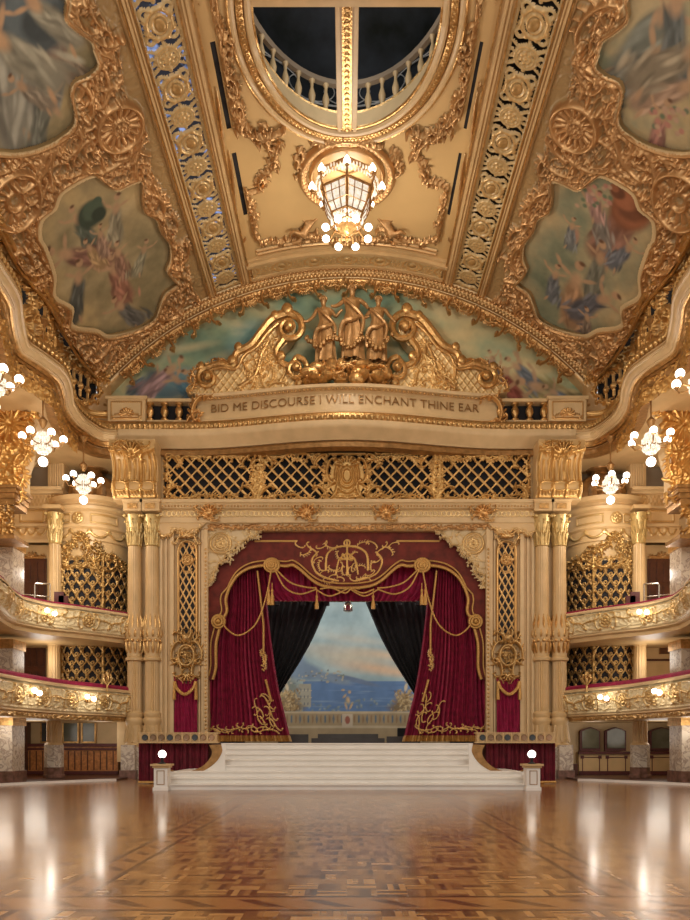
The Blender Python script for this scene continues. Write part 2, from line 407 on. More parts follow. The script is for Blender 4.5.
class Paint:                                                     # a mural: colours brushed on the vertices of a canvas
    def __init__(s, cv, stops, cells=(4, 4), seed=1):
        s.cv = cv; n = vnoise((cv.nx, cv.ny), cells, seed); n = (n-n.min())/(n.max()-n.min())
        xs = [a for a, _ in stops]; s.A = np.stack([np.interp(n, xs, [c[k] for _, c in stops]) for k in range(3)], -1)
        s.tex = .96+.34*vnoise((cv.nx, cv.ny), (cv.nx//8, cv.ny//8), seed+5); s.r = random.Random(seed)
    def ell(s, x, y, rx, ry, ang, col, soft=.35, op=1.):
        c, sn = math.cos(ang), math.sin(ang); dx, dy = s.cv.U-x, s.cv.V-y
        d = np.sqrt(((dx*c+dy*sn)/rx)**2+((-dx*sn+dy*c)/ry)**2); m = np.clip((1-d)/soft, 0, 1)*op
        s.A = s.A*(1-m[..., None])+np.array(col)*m[..., None]
    def fig(s, x, y, k, ang, robe, flip=1, up=(0, 1), skin=(.50, .31, .17)):
        r = s.r; ca, sa = math.cos(ang), math.sin(ang)
        def at(a, b): a *= flip; return x+(a*ca-b*sa)*k, y+(a*sa+b*ca)*k
        for i in range(5):
            t = i/4; X, Y = at(-.12*t, -.1-.7*t); s.ell(X, Y, k*(.2+.08*t), k*.3, ang+flip*.15, tuple(c*.8 for c in robe), .5, .9)
        for i in range(17):                                      # flowing robe: overlapping folds
            t = i/16; a, b = -.2*t+r.uniform(-.24, .24)*(.5+t), -.1-.8*t; g = (.5, 1.25, .8, 1.45, .6, 1.1)[i % 6]
            X, Y = at(a, b); s.ell(X, Y, k*r.uniform(.035, .07), k*r.uniform(.18, .34), ang+flip*(r.uniform(-.45, .3)), tuple(min(1, c*g+.02*(g > 1)) for c in robe), .7, .9)
        for a, b, rx, ry, an in ((0, .12, .13, .24, 0), (.22, .22, .06, .2, -1.1), (-.2, .25, .055, .2, 1.0), (.38, .36, .05, .13, -.6), (.05, -.95, .05, .18, .3)):
            X, Y = at(a, b); s.ell(X, Y, rx*k, ry*k, ang+flip*an, skin, .6, .9)
        X, Y = at(.02, .45); s.ell(X, Y, .1*k, .12*k, ang, skin, .4); X, Y = at(-.02, .52); s.ell(X, Y, .085*k, .06*k, ang, (.12, .06, .03), .6)
    def done(s): return np.clip(s.A*s.tex[..., None], 0, 1).astype(np.float32)

# ================================================================== THE SETTING
MB().slab([(-19, -1), (19, -1), (19, 40), (-19, 40)], -.3, 0).build('floor', M['floor'], kind='structure')
sides = [(-1, 'left'), (1, 'right')]
UI, UO, US = RV*math.asin(4.0/RV), RV*math.asin(5.79/RV), RV*math.asin(10.4/RV)   # central panel, inner rib edge, springing
VN, VF = 15.4, P                                                  # near and far ends of the modelled vault
def vbox(mb, u0, u1, v0, v1, lo, hi, nu=1, nv=1):                 # a bar lying on the vault: from lo to hi below it
    for i in range(nu):
        a, b = (u0+(u1-u0)*i/nu)/RV, (u0+(u1-u0)*(i+1)/nu)/RV
        vs = [((RV-d)*math.sin(t), y, ZV+(RV-d)*math.cos(t)) for t in (a, b) for y in (v0, v1) for d in (lo, hi)]
        mb.add(vs, [(0, 1, 3, 2), (4, 6, 7, 5), (0, 4, 5, 1), (2, 3, 7, 6), (0, 2, 6, 4), (1, 5, 7, 3)])
# --- smooth vault shell (with the roof opening, the slots and the ribs left open)
OVY, OVA, OVB = 20.85, 2.68, 4.05                                 # roof opening: bar position and half axes (across, along)
SLOT = [(21.2, 24.25), (25.2, 28.2)]
cv = Canvas(-US-.2, US+.2, 11., VF+.05, .05, ground=(.64, .45, .22))
hole = ((cv.U/OVA)**2+((cv.V-OVY)/OVB)**2) < 1
rib = (abs(cv.U) > UI+.42) & (abs(cv.U) < UO-.32) & (cv.V < 31.8)
slot = np.zeros_like(hole)
for a, b in SLOT: slot |= (abs(abs(cv.U)-3.76) < .09) & (cv.V > a) & (cv.V < b)
hole |= (abs(cv.U) < UI-.15) & (cv.V > 31.1) & (cv.V < 31.8)
cv.mesh('ceiling', vault(0), keep=~(hole | rib | slot), kind='structure')
# near-black sheets added above the openings, their colour standing for loft shade
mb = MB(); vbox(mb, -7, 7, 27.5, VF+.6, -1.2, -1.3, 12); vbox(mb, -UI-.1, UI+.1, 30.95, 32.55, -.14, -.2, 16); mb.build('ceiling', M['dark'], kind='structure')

# --- long mouldings beside the ribs and cross mouldings
def vmould(mb, u, wd, v0, v1, lo=0., hi=.16):
    n = 1; s_ = 1 if u > 0 else -1
    for a, b, h in ((0, 1, .35), (.12, .88, .7), (.3, .5, 1.), (.62, .74, 1.)): vbox(mb, u+wd*a, u+wd*b, v0, v1, lo-.05, hi*h, 1)
for s, nm in sides:
    mb = MB(); vmould(mb, s*(UO), -s*.36, VN-4, VF); vmould(mb, s*UI, s*.44, VN-4, VF)
    mb.build('trim_1', M['cream'], smooth=False, kind='structure')
    mb = MB()
    for u in (UO-.06, UO-.33, UI+.03, UI+.42): vbox(mb, s*(u-.025), s*(u+.025), VN-4, VF, 0, .17, 1)
    mb.build('trim_2', M['gold'], smooth=False, kind='structure')
mb = MB()
for v, a in ((30.75, .10), (30.9, .22), (VF-.12, .12)): vbox(mb, -UI-.1, UI+.1, v-.07, v+.07, -.05, a, 40)
mb.build('trim_3', M['cream'], kind='structure')

# --- pierced ribs
def pierced(u0, u1, period, phase, v0, v1, name, label, cat, grp, mapper, along='v', gold=(.60, .40, .17)):
    cv = Canvas(u0, u1, v0, v1, .03, ground=(.58, .44, .23)) if along == 'v' else Canvas(v0, v1, u0, u1, .03, ground=(.58, .44, .23))
    um = (u0+u1)/2; hw = abs(u1-u0)/2
    def c(x, y): return (x, y) if along == 'v' else (y, x)
    amb = []
    k = math.floor((v0-phase)/period)
    while phase+k*period < v1+period:
        v = phase+k*period
        cv.ring(*c(um, v), hw*.62, .07, .10, hw*.70) if along == 'v' else cv.ring(*c(um, v), hw*.9, .06, .10, hw*.62)
        for i in range(4):
            a = PI/4+i*PI/2; cv.ring(*c(um+hw*.80*math.cos(a), v+hw*.90*math.sin(a)), hw*.22, .05, .08)
        for i in range(8): a = PI/8+i*PI/4; cv.blob(*c(um+hw*.7*math.cos(a), v+hw*.76*math.sin(a)), .085, .11)
        cv.ring(*c(um, v), .21, .05, .10, .25); cv.blob(*c(um, v), .2, .09); amb.append(c(um, v))
        for i in range(4): a = i*PI/2; cv.stroke([c(um+.22*math.cos(a), v+.22*math.sin(a)), c(um+hw*.6*math.cos(a), v+hw*.68*math.sin(a))], .045, .045, .07)
        m_ = v+period/2
        cv.rosette(*c(um, m_), .25, 7, .1); cv.ring(*c(um, m_), .33, .045, .09)
        for sx in (-1, 1):
            cv.ring(*c(um+sx*hw*.78, m_), .10, .04, .07)
            for sy in (-1, 1): cv.stroke([c(um+sx*.25, m_+sy*.2), c(um+sx*hw, m_+sy*.42)], .05, .04, .07); cv.stroke([c(um, m_+sy*.3), c(um, m_+sy*.42)], .05, .05, .08)
        k += 1
    for e in (u0+.02, u1-.02): cv.stroke([c(e, v0), c(e, v1)], .05, .05, .08)
    t = thing(name, label, cat, group=None)
    if grp: t['group'] = grp
    keep = cv.H > .012
    A = np.zeros(cv.H.shape+(4,), np.float32)
    cv.gild[:] = cv.H > .085
    o = cv.mesh('pierced_panel', mapper, t, keep=keep, gold=gold, metal=.35)
    for x, y in amb:
        if not (cv.u[0] < x < cv.u[-1] and cv.v[0] < y < cv.v[-1]): continue
        Pn, Nn = mapper(np.array([[x]]), np.array([[y]])); p = Pn[0, 0]+Nn[0, 0]*.08; MB().ball(p, (.17, .19, .06) if along == 'v' else (.17, .10, .05), 10, 6).build('amber_boss', M['gilthub'], t)
    return t
for s, nm in sides:
    a, b = sorted((s*(UI+.44), s*(UO-.33)))
    pierced(a, b, 2.0, 20.15+.05, VN-2, 31.85, 'pierced_ceiling_rib', f'long pierced gilt ceiling strip of rosettes {nm} of the roof opening', 'ceiling ornament', None, vault(0))
t = pierced(31.0, VF-.1, 1.35, 0., -UI+.1, UI-.1, 'pierced_arch_band', 'curved pierced gilt band crossing the ceiling just above the stage arch', 'ceiling ornament', None, vault(0), along='u')
# roof lights over the ribs: glowing noise patches stand for daylight
def skypatch():
    m = bpy.data.materials.new('roof_glass'); nt, N, L, b = nodes(m)
    tc = N.new('ShaderNodeTexCoord'); nz = N.new('ShaderNodeTexNoise'); nz.inputs['Scale'].default_value = 2.6; L.new(tc.outputs['Object'], nz.inputs['Vector'])
    r = N.new('ShaderNodeValToRGB'); r.color_ramp.elements[0].position = .53; r.color_ramp.elements[0].color = (.02, .022, .03, 1)
    r.color_ramp.elements[1].position = .66; r.color_ramp.elements[1].color = (.33, .42, .75, 1); L.new(nz.outputs['Fac'], r.inputs['Fac'])
    b.inputs['Base Color'].default_value = (.03, .03, .04, 1); L.new(r.outputs['Color'], b.inputs['Emission Color']); b.inputs['Emission Strength'].default_value = .8
    m.cycles.emission_sampling = 'NONE'; return m
M['sky'] = skypatch()
for i, (s, nm) in enumerate(sides):
    mb = MB(); a, b = sorted((s*(UI+.2), s*(UO-.1))); vbox(mb, a, b, VN-3, VF, -.42, -.45, 2)
    mb.build(f'window_{i+1}', M['sky'] if s < 0 else M['dark'], kind='structure')

# --- side fields of the vault: murals in carved frames
PIC1 = [(90, 174), (98.5, 178), (113, 188), (127.5, 182), (139, 179.4), (139, 195), (142, 210), (153.6, 217), (158, 230), (166.7, 241.7), (168, 256), (164, 268), (171, 278), (174, 282), (162, 291), (156.5, 305.5), (151, 317), (133, 327), (107, 333), (93, 327), (69.5, 323), (69.5, 305.5), (52, 294), (52, 273.6), (43.5, 247.5), (37.7, 236), (39, 218.5), (52, 207), (58, 192.5), (72.5, 182)]
PIC2 = [(62, -8), (62, 15), (75, 28), (88, 37), (92, 50), (95, 62), (85, 72), (72, 78), (68, 92), (72, 118), (55, 135), (28, 146), (0, 148), (-30, 138), (-48, 100), (-50, 50), (-40, 0), (-10, -30), (30, -34)]
pic1 = smooth([px_vault(*p) for p in PIC1], 4, True); pic2 = smooth([px_vault(*p) for p in PIC2], 4, True)
def upt(px, py): u, v = px_vault(px, py); return (u, v)
def side_field(s, nm):
    p1 = pic1 if s < 0 else mirror_pts(pic1); p2 = pic2 if s < 0 else mirror_pts(pic2)
    q = lambda px, py: (lambda a: (a[0]*(1 if s < 0 else -1), a[1]))(upt(px, py))
    a, b = sorted((s*(UO+.02), s*(US+.1)))
    cv = Canvas(a, b, VN, VF-.02, .027, ground=(.40, .275, .135))
    inn = cv.inside(p1) | cv.inside(p2)
    near = lambda poly, x, y: min((x-c)**2+(y-d)**2 for c, d in poly[::3])
    def ok(x, y): return not (in_poly(np.array(x), np.array(y), p1) or in_poly(np.array(x), np.array(y), p2)) and min(near(p1, x, y), near(p2, x, y)) > .05
    rr = random.Random(5 if s < 0 else 9)
    cv.fill(ok, 1.0, .80, seed=11 if s < 0 else 12, h=.15)
    cv.fill(ok, .42, .85, seed=21 if s < 0 else 22, h=.105)
    # quiet strip beside the rib
    edge = abs(cv.U) < UO+.42+.12*np.sin(cv.V*2.1); cv.H[edge] *= .12
    # roundels and shells between the murals
    for px, py, r in ((117, 123, .72), (12, 198, .85)):
        x, y = q(px, py); d = (cv.U-x)**2+(cv.V-y)**2
        cv.H[d < (r*1.02)**2] = .02
        cv.ring(x, y, r, .10, .2)
        if px > 50: cv.shell(x, y, r*.95, 0, 2*PI*15/16, 16, .09); cv.rosette(x+.05, y, .24, 6, .2)
        else: cv.shell(x, y, r*.9, 0, 2*PI*15/16, 16, .06); cv.ring(x, y, .3, .07, .14)
    for px, py, size, an in ((85, 60, 1.5, .3), (75, 92, 1.5, 1.4), (105, 155, 1.5, .2), (150, 200, 1.4, 1.2), (172, 255, 1.3, 1.6), (60, 150, 1.6, 2.5), (45, 170, 1.5, 2.2), (28, 260, 1.5, 1.2), (60, 315, 1.4, 2.), (100, 345, 1.4, 2.8), (165, 310, 1.4, .9), (30, 165, 1.5, 2.8), (95, 20, 1.5, 1.1)):
        x, y = q(px, py); cv.scroll(x, y, size, an if s < 0 else PI-an, 'C', rr.choice((-1, 1)), .17, 1.1)
    # mural frames: cream rail with a gilt run outside it
    for poly in (p1, p2):
        cx_ = sum(x for x, _ in poly)/len(poly); cy_ = sum(y for _, y in poly)/len(poly)
        out = [(x+(x-cx_)*.10, y+(y-cy_)*.10) for x, y in poly]
        cv.run(out+[out[0]], .80, .66, .13, seed=3, kinds='CSC', fat=1.1)
        far = [(x+(x-cx_)*.26, y+(y-cy_)*.26) for x, y in poly]
        cv.run(far+[far[0]], 1.0, .85, .15, seed=8, kinds='CCS')
    inn2 = cv.inside(p1) | cv.inside(p2); cv.H[inn2] = 0
    tmp = cv.H.copy(); cv.H[:] = 0
    for poly in (p1, p2): cv.stroke(poly+[poly[0]], .13, .13, .07)
    rl_ = cv.H.copy(); cv.H[:] = 0
    for poly in (p1, p2):
        cx_ = sum(x for x, _ in poly)/len(poly); cy_ = sum(y for _, y in poly)/len(poly)
        q2 = [(x+(x-cx_)*.05, y+(y-cy_)*.05) for x, y in poly]; cv.stroke(q2+[q2[0]], .05, .05, .11)
    gl_ = cv.H.copy(); cv.H = np.where(gl_ > .02, gl_+.03, np.where(rl_ > .01, rl_+.03, tmp)).astype(np.float32)
    rail = (rl_ > .01) & (gl_ <= .02); cv.gild[rail] = False; cv.G[rail] = (.70, .56, .34)
    inn = cv.inside([(x*.995+cx_*0, y) for x, y in p1]) | cv.inside(p2)
    cv.mesh('gilded_ceiling_relief', vault(0.02), keep=(cv.H > -1) & ~inn, gold=(.50, .29, .125), metal=.45, sc=1.45, seed=4, thr=.085,
            label=f'carved gilt rococo plasterwork framing both murals on the {nm} of the vault', category='ceiling ornament')
    # murals
    stops = [(0, (.15, .135, .07)), (.3, (.24, .20, .105)), (.55, (.34, .27, .14)), (.8, (.46, .35, .17)), (1, (.52, .40, .20))] if s < 0 else \
            [(0, (.12, .15, .10)), (.3, (.20, .22, .14)), (.55, (.30, .27, .16)), (.8, (.44, .34, .18)), (1, (.5, .42, .24))]
    for k, poly in enumerate((p1, p2)):
        xs = [x for x, _ in poly]; ys = [y for _, y in poly]
        c2 = Canvas(min(xs)-.05, max(xs)+.05, min(ys)-.05, max(ys)+.05, .033)
        pt = Paint(c2, stops, (3, 4), 31+k+(0 if s < 0 else 7))
        up = lambda px, py: upt(px, py) if s < 0 else (lambda a: (-a[0], a[1]))(upt(2*CX-px, py))
        if s < 0 and k == 0:
            L_ = [(78, 222, 1.0, (.05, .08, .045)), (70, 255, 1.5, (.24, .085, .04)), (78, 282, 1.3, (.045, .055, .04)), (115, 212, 1., (.30, .26, .15)), (115, 272, 1.35, (.36, .13, .06)), (118, 255, .9, (.30, .14, .07)), (122, 308, 1.2, (.10, .10, .085)), (90, 250, .8, (.42, .26, .09)), (100, 236, .7, (.34, .2, .12)), (143, 252, .8, (.28, .26, .15))]
        elif s < 0:
            L_ = [(20, 20, 1.9, (.10, .12, .125)), (5, 45, 2.0, (.30, .29, .22)), (38, 8, 1.5, (.07, .09, .10)), (50, 55, 1.0, (.3, .22, .13)), (42, 105, 1.0, (.16, .17, .12)), (24, 88, .8, (.28, .22, .14)), (10, 5, 1.3, (.42, .24, .14))]
        elif k == 0:
            L_ = [(628, 212, 1.9, (.26, .095, .04)), (600, 212, 1.1, (.22, .19, .15)), (590, 192, .8, (.45, .25, .20)), (600, 262, 1.3, (.15, .155, .10)), (575, 285, 1.7, (.40, .21, .08)), (600, 300, 1.5, (.07, .075, .10)), (555, 277, 1., (.11, .13, .15)), (628, 250, .9, (.10, .12, .15)), (572, 228, .7, (.16, .18, .18)), (588, 320, .9, (.22, .15, .09))]
        else:
            L_ = [(660, 20, 1.6, (.18, .20, .15)), (648, 60, 1.5, (.24, .24, .18)), (676, 12, 1.3, (.09, .11, .10)), (683, 88, 1.2, (.42, .26, .15)), (662, 120, .9, (.38, .15, .10)), (688, 55, 1.4, (.30, .24, .14))]
        rr = pt.r
        for px, py, kk, rb in L_:
            x, y = up(px, py)
            for _ in range(4): pt.ell(x+rr.uniform(-.5, .5)*kk, y+rr.uniform(-.4, .4)*kk, kk*.7, kk*.3, rr.uniform(-.5, .5), (.46, .37, .21), .9, .35)
        for px, py, kk, rb in L_:
            x, y = up(px, py); an = rr.uniform(-.6, .6)+PI
            pt.fig(x, y, kk*1.35, an, tuple(c*.75+.05 for c in rb), rr.choice((-1, 1)), skin=(.42, .27, .155))
        if s > 0:                                                # the big billowing cloak and the rose garlands
            if k == 0:
                x, y = up(630, 210)
                for q, (rx, g) in enumerate(((1.05, .7), (.85, 1.1), (.7, .6), (.5, 1.2), (.34, .5), (.2, 1.)) ): pt.ell(x+.16*q*math.cos(q*.7), y-.07*q, rx*.78, rx, .3+q*.25, (.27*g, .10*g, .045*g), .35)
            for _ in range(26):
                x, y = up(*( (rr.uniform(572, 612), rr.uniform(182, 205)) if k == 0 else (rr.uniform(652, 688), rr.uniform(108, 134)))); pt.ell(x, y, .11, .10, 0, rr.choice(((.42, .20, .15), (.45, .30, .2), (.13, .17, .10))), .5)
        else:
            x, y = up(90, 214) if k == 0 else up(30, 20)
            for q, (rx, g) in enumerate(((.75, .8), (.55, 1.35), (.4, .6), (.25, 1.3))): pt.ell(x+.13*q, y+.1*q*(-1)**q, rx*.8*(1 if k == 0 else 2.1), rx*.8*(1 if k == 0 else 1.8), .5, (.05*g, .075*g, .05*g) if k == 0 else (.085*g, .105*g, .11*g), .3)
            if k == 1:
                for px, py, kk, rb in L_[1:3]: x, y = up(px, py); pt.fig(x, y, kk, 2.8, (.32, .30, .22), 1)
        where = ('beside the stage arch' if k == 0 else f'at the top {nm} corner')
        desc = {(-1, 0): 'ochre ceiling mural of dancers and a green cloak', (-1, 1): 'ceiling mural with a dark blue-grey cloth', (1, 0): 'ceiling mural with a large russet cloak', (1, 1): 'green ceiling mural with red roses'}[(s, k)]
        c2.mesh('ceiling_painting', vault(.03), keep=c2.inside(poly), paint=pt.done(), m=M['paint'], label=f'{desc}, {where}', category='painting')
for s, nm in sides: side_field(s, nm)

# --- central field: scrollwork on plain cream panels
cv = Canvas(-UI, UI, VN-1, 30.7, .034, ground=(.70, .52, .27))
hole = ((cv.U/(OVA+.1))**2+((cv.V-OVY)/(OVB+.1))**2) < 1
RY = 26.8                                                         # centre of the chandelier rose
for s in (-1, 1):
    q = lambda px, py: (lambda a: (a[0]*(1 if s < 0 else -1), a[1]))(upt(px, py))
    def runpx(pts, size, seed, h=.15, gap=.6): cv.run(smooth([q(*p) for p in pts], 5), size, gap, h, seed=seed)
    runpx([(205, -10), (212, 20), (228, 45), (226, 75), (232, 100), (246, 125)], .62, 1)
    runpx([(226, 80), (236, 112), (258, 135), (282, 128)], .85, 2, .18)
    runpx([(262, 128), (276, 150), (262, 180), (244, 190)], .7, 3)
    runpx([(244, 190), (252, 212), (256, 236), (275, 240), (300, 236), (330, 238), (347, 241)], .55, 4)
    runpx([(300, 238), (306, 228), (318, 234)], .7, 5)
    runpx([(300, 150), (296, 165), (300, 178)], .55, 7); runpx([(313, 142), (330, 138), (347, 137)], .4, 8)
    x, y = q(258, 130)
    for e in (0, .22): cv.stroke([q(214-e*30, -20), q(240-e*30, 262)], .05, .05, .07)
    # thin panel frame
    fr = smooth([q(240, -10), q(243, 20)], 2)
    cv.stroke([q(247, 236), q(232, 256)], .05)
cv.ring(0, RY, 1.62, .09, .14); cv.ring(0, RY, 1.45, .05, .08); cv.ring(0, RY, 1.25, .07, .12)
for i in range(56): a = 2*PI*i/56; cv.blob(1.53*math.cos(a), RY+1.53*math.sin(a), .06, .15)
for e in (30.25, 30.45): cv.stroke([(-UI+.25, e), (UI-.25, e)], .05, .05, .08)
cv.H[(abs(abs(cv.U)-3.76) < .14)] = 0
for a_, b_ in SLOT: pass
cv.H[hole] = 0
cv.mesh('gilded_ceiling_relief', vault(.02), keep=(cv.H > .015) & ~hole, gold=(.50, .29, .12), metal=.45, sc=1.5, seed=6,
        label='gilt scrollwork around the round rose and roof opening on the cream central ceiling', category='ceiling ornament')

# --- the roof opening: bossed oval frame, bars and balustraded well
t = thing('roof_opening_frame', 'large oval gilt moulded frame of the roof opening with a cross bar and centre bar', 'roof opening', (0, OVY, RV+ZV))
def ovring(mb, r_off, rad, drop, n=72, seg=8):
    pts = []
    for i in range(n+1):
        a = 2*PI*i/n; u, v = (OVA+r_off)*math.cos(a), OVY+(OVB+r_off)*math.sin(a); th = u/RV
        pts.append(((RV-drop)*math.sin(th), v-OVY, (RV-drop)*math.cos(th)-RV))
    mb.tube(pts, rad, seg)
mb = MB(); ovring(mb, .02, .10, .08); ovring(mb, .46, .09, .06); mb.build('oval_moulding', M['pale'], t)
mb = MB(); ovring(mb, .24, .13, .02); ovring(mb, .56, .045, .06); ovring(mb, -.1, .05, .02)
for i in range(150):
    a = 2*PI*i/150; u, v = (OVA+.24)*math.cos(a), (OVB+.24)*math.sin(a); th = u/RV
    mb.ball(((RV-.13)*math.sin(th), v, (RV-.13)*math.cos(th)-RV), (.075, .075, .05), 6, 4)
mb.build('beaded_moulding', M['gold'], t)
mb = MB(); mb.box(-.32, .32, -3.9, 4.0, -.05, .12); mb.box(-.30, -.2, -3.9, 4.0, -.12, .0); mb.box(.2, .30, -3.9, 4.0, -.12, .0)
mb.build('centre_bar', M['pale'], t, False)
mb = MB(); mb.box(-.14, .14, -3.8, 3.95, -.11, -.04)
for i in range(40): mb.ball((0, -3.7+i*.195, -.11), (.09, .08, .04), 6, 4)
mb.build('bar_ornament', M['gold'], t)
mb = MB(); mb.box(-2.75, 2.75, -.74, -.46, -.32, .05); mb.box(-2.75, 2.75, -.8, -.74, -.38, -.2); mb.build('cross_bar', M['pale'], t, False)
# the well above: sloping reveal, floor ring, balusters, upper rail and dark glass
wl = thing('roof_well', 'round balustraded well seen through the oval roof opening', 'roof well', (0, OVY, RV+ZV))
def oval(off, z, n=64): return [((OVA+off)*math.cos(2*PI*i/n), (OVB+off)*math.sin(2*PI*i/n), z) for i in range(n)]
mb = MB(); n = 64; r0, r1 = oval(.02, -.02), oval(.25, .75); r2 = oval(.75, .75); r3 = oval(.75, .9)
fs = [(k*n+i, k*n+(i+1) % n, (k+1)*n+(i+1) % n, (k+1)*n+i) for k in range(3) for i in range(n)]
mb.add(r0+r1+r2+r3, fs); mb.build('reveal', M['pale'], wl)
mb = MB(); mb.tube(oval(.30, .78)+[oval(.30, .78)[0]], .07); mb.build('reveal_bead', M['gold'], wl)
mb = MB(); q_ = oval(.62, 2.0)+[oval(.62, 2.0)[0]]; mb.tube(q_, .13, 6); mb.build('hand_rail', M['tan'], wl)
bal = MB().lathe([(.10, 0), (.10, .1), (.05, .16), (.11, .38), (.12, .5), (.05, .75), (.06, .9), (.10, .95), (.10, 1.0)], n=10)
first = None
for i in range(44):
    a = 2*PI*(i+.5)/44; loc = ((OVA+.62)*math.cos(a), (OVB+.62)*math.sin(a), .92)
    if first is None: first = bal.build('baluster', M['pale'], wl, loc=loc)
    else: c = first.copy(); C.objects.link(c); c.location = loc; c.parent = wl
mb = MB(); r0, r1, r2 = oval(1.2, .9), oval(2.2, .9), oval(1.6, 4.2)
mb.add(oval(.75, .9)+r1+oval(2.2, 3.6)+oval(.4, 4.4)+oval(-2.0, 4.7), [(k*n+i, k*n+(i+1) % n, (k+1)*n+(i+1) % n, (k+1)*n+i) for k in range(4) for i in range(n)]+[tuple(range(4*n, 5*n))])
mb.build('dark_dome', M['darkglass'], wl)
mb = MB()
for off, z, r in ((2.1, 2.25, .045), (2.1, 2.5, .03), (2.05, 3.35, .02)): q_ = oval(off, z); mb.tube(q_+[q_[0]], r, 5)
for k in range(24):
    a_ = 2*PI*k/24; q_ = []
    for a in range(25): b_ = a_+.17*math.cos(a*PI/12); q_.append(((OVA+2.08)*math.cos(b_), (OVB+2.08)*math.sin(b_), 2.95+.42*math.sin(a*PI/12)))
    mb.tube(q_, .018, 5)
mb.build('leaded_rings', M['white'], wl)

# --- two rows of dark slots
for s, nm in sides:
    for i, (a, b) in enumerate(SLOT):
        mb = MB(); u = 3.76*s; vbox(mb, u-.13, u+.13, a-.05, b+.05, -.03, -.3, 1)  # solid near-black bar fills the slot, its colour standing for shade
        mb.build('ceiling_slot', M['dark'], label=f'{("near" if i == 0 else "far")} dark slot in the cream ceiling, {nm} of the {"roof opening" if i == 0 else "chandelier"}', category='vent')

# ================================================================== STAGE ARCH
# archivolt
AW = .62
UA = RV*math.asin(10.45/RV)
cv = Canvas(-UA, UA, 0, AW, .03, ground=(.62, .42, .19))
for v in (.03, .46, .58): cv.stroke([(-UA, v), (UA, v)], .035, .035, .06)
k = 0
while -UA+k*.17 < UA: cv.blob(-UA+k*.17, .18, .075, .09); cv.blob(-UA+(k+.5)*.17, .32, .055, .06); cv.blob(-UA+k*.17, .40, .05, .05); k += 1
before = cv.H.copy()
for v in (.08, .52): cv.stroke([(-UA, v), (UA, v)], .03, .03, .10)
rail = cv.H > before+.02; cv.gild[rail] = False; cv.G[rail] = (.76, .60, .36)
cv.mesh('trim_4', arch_surf(P, RV), gold=(.46, .27, .11), kind='structure')
mb = MB(); pts = []
for r in (RV-AW,):
    arc = [(r*math.sin(a), ZV+r*math.cos(a)) for a in [(-UA+2*UA*i/80)/RV for i in range(81)]]
mb.add([(x, P, z) for x, z in arc]+[(x, P+.7, z) for x, z in arc], [(i, i+1, i+82, i+81) for i in range(80)]); mb.build('trim_5', M['cream'], kind='structure')
# hanging frill of scrolls and leaves
cv = Canvas(-UA*.93, UA*.93, AW-.12, AW+.85, .028)
rr = random.Random(2); k = 0; st = .30
x = -UA*.93+.1
while x < UA*.93-.1:
    big = (k % 4 == 0)
    cv.scroll(x, AW+.12, .5, rr.uniform(-.4, .4), 'O', rr.choice((-1, 1)), .13, 1.3)
    if big: cv.scroll(x, AW+.30, .66, PI/2+rr.uniform(-.3, .3), 'O', rr.choice((-1, 1)), .17, 1.5); cv.blob(x, AW+.55, .1, .15)
    elif k % 2: cv.scroll(x, AW+.2, .36, PI/2, 'O', rr.choice((-1, 1)), .12, 1.5)
    else: cv.scroll(x, AW+.24, .42, rr.uniform(-.5, .5), 'C', rr.choice((-1, 1)), .12, 1.2)
    x += st; k += 1
cv.stroke([(-UA*.93, AW), (UA*.93, AW)], .12, .12, .14)
cv.mesh('carved_frill', arch_surf(P+.05, RV), keep=cv.H > .02, sc=1.3, gold=(.46, .26, .095), label='hanging gilt scroll frill under the curve of the stage arch', category='carved ornament')

# painted lunette behind
LZ = wz(402)
cv = Canvas(-10.3, 10.3, LZ-.6, ZV+RV-.3, .045)
pt = Paint(cv, [(0, (.09, .13, .09)), (.25, (.14, .21, .14)), (.42, (.20, .26, .16)), (.55, (.32, .33, .19)), (.75, (.44, .37, .19)), (1, (.52, .43, .24))], (9, 4), 17)
pt.tex = 1.22+.4*vnoise((cv.nx, cv.ny), (60, 16), 3)
rr = pt.r
for _ in range(44): x = rr.uniform(-7.5, 7.5); pt.ell(x, wz(rr.uniform(296, 350)), rr.uniform(.5, 1.6), rr.uniform(.2, .5), rr.uniform(-.2, .2), rr.choice(((.46, .36, .18), (.52, .42, .23), (.34, .33, .18), (.16, .24, .17))), .9, .55)
pt.ell(wx(255), wz(330), 1.6, .9, .2, (.10, .24, .27), .9, .8); pt.ell(wx(160), wz(340), 1.2, .7, .4, (.52, .48, .30), .9, .8); pt.ell(wx(240), wz(350), 1.0, .8, 0, (.07, .16, .19), .9, .7)
for x, y, rx, ry, an, c in ((160, 385, 1.5, .5, -.1, (.06, .12, .16)), (175, 372, .9, .5, .5, (.08, .18, .22)), (150, 372, .5, .6, .3, (.06, .09, .10)), (215, 360, .6, .5, 0, (.08, .16, .18))): pt.ell(wx(x), wz(y), rx, ry, an, c, .6, .9)
for x, y, kk, rb, an in ((152, 372, 1.0, (.10, .13, .15), -.9), (166, 366, 1.2, (.27, .17, .17), -.7), (176, 376, 1.1, (.07, .17, .24), .8), (190, 378, 1.0, (.09, .20, .28), .6), (206, 372, .9, (.13, .16, .18), -.4),
                     (488, 366, 1.0, (.20, .18, .08), -.5), (503, 368, 1.1, (.26, .07, .05), .8), (530, 375, 1.7, (.28, .22, .08), 1.2), (522, 362, 1., (.10, .12, .14), .9), (545, 382, 1.5, (.24, .19, .09), 1.3), (560, 388, .9, (.12, .15, .18), 1.0), (495, 355, .7, (.10, .12, .15), .3)):
    pt.fig(wx(x), wz(y), kk*1.35, an, rb, 1, skin=(.36, .23, .13))
rad = np.sqrt(cv.U**2+(cv.V-ZV)**2)
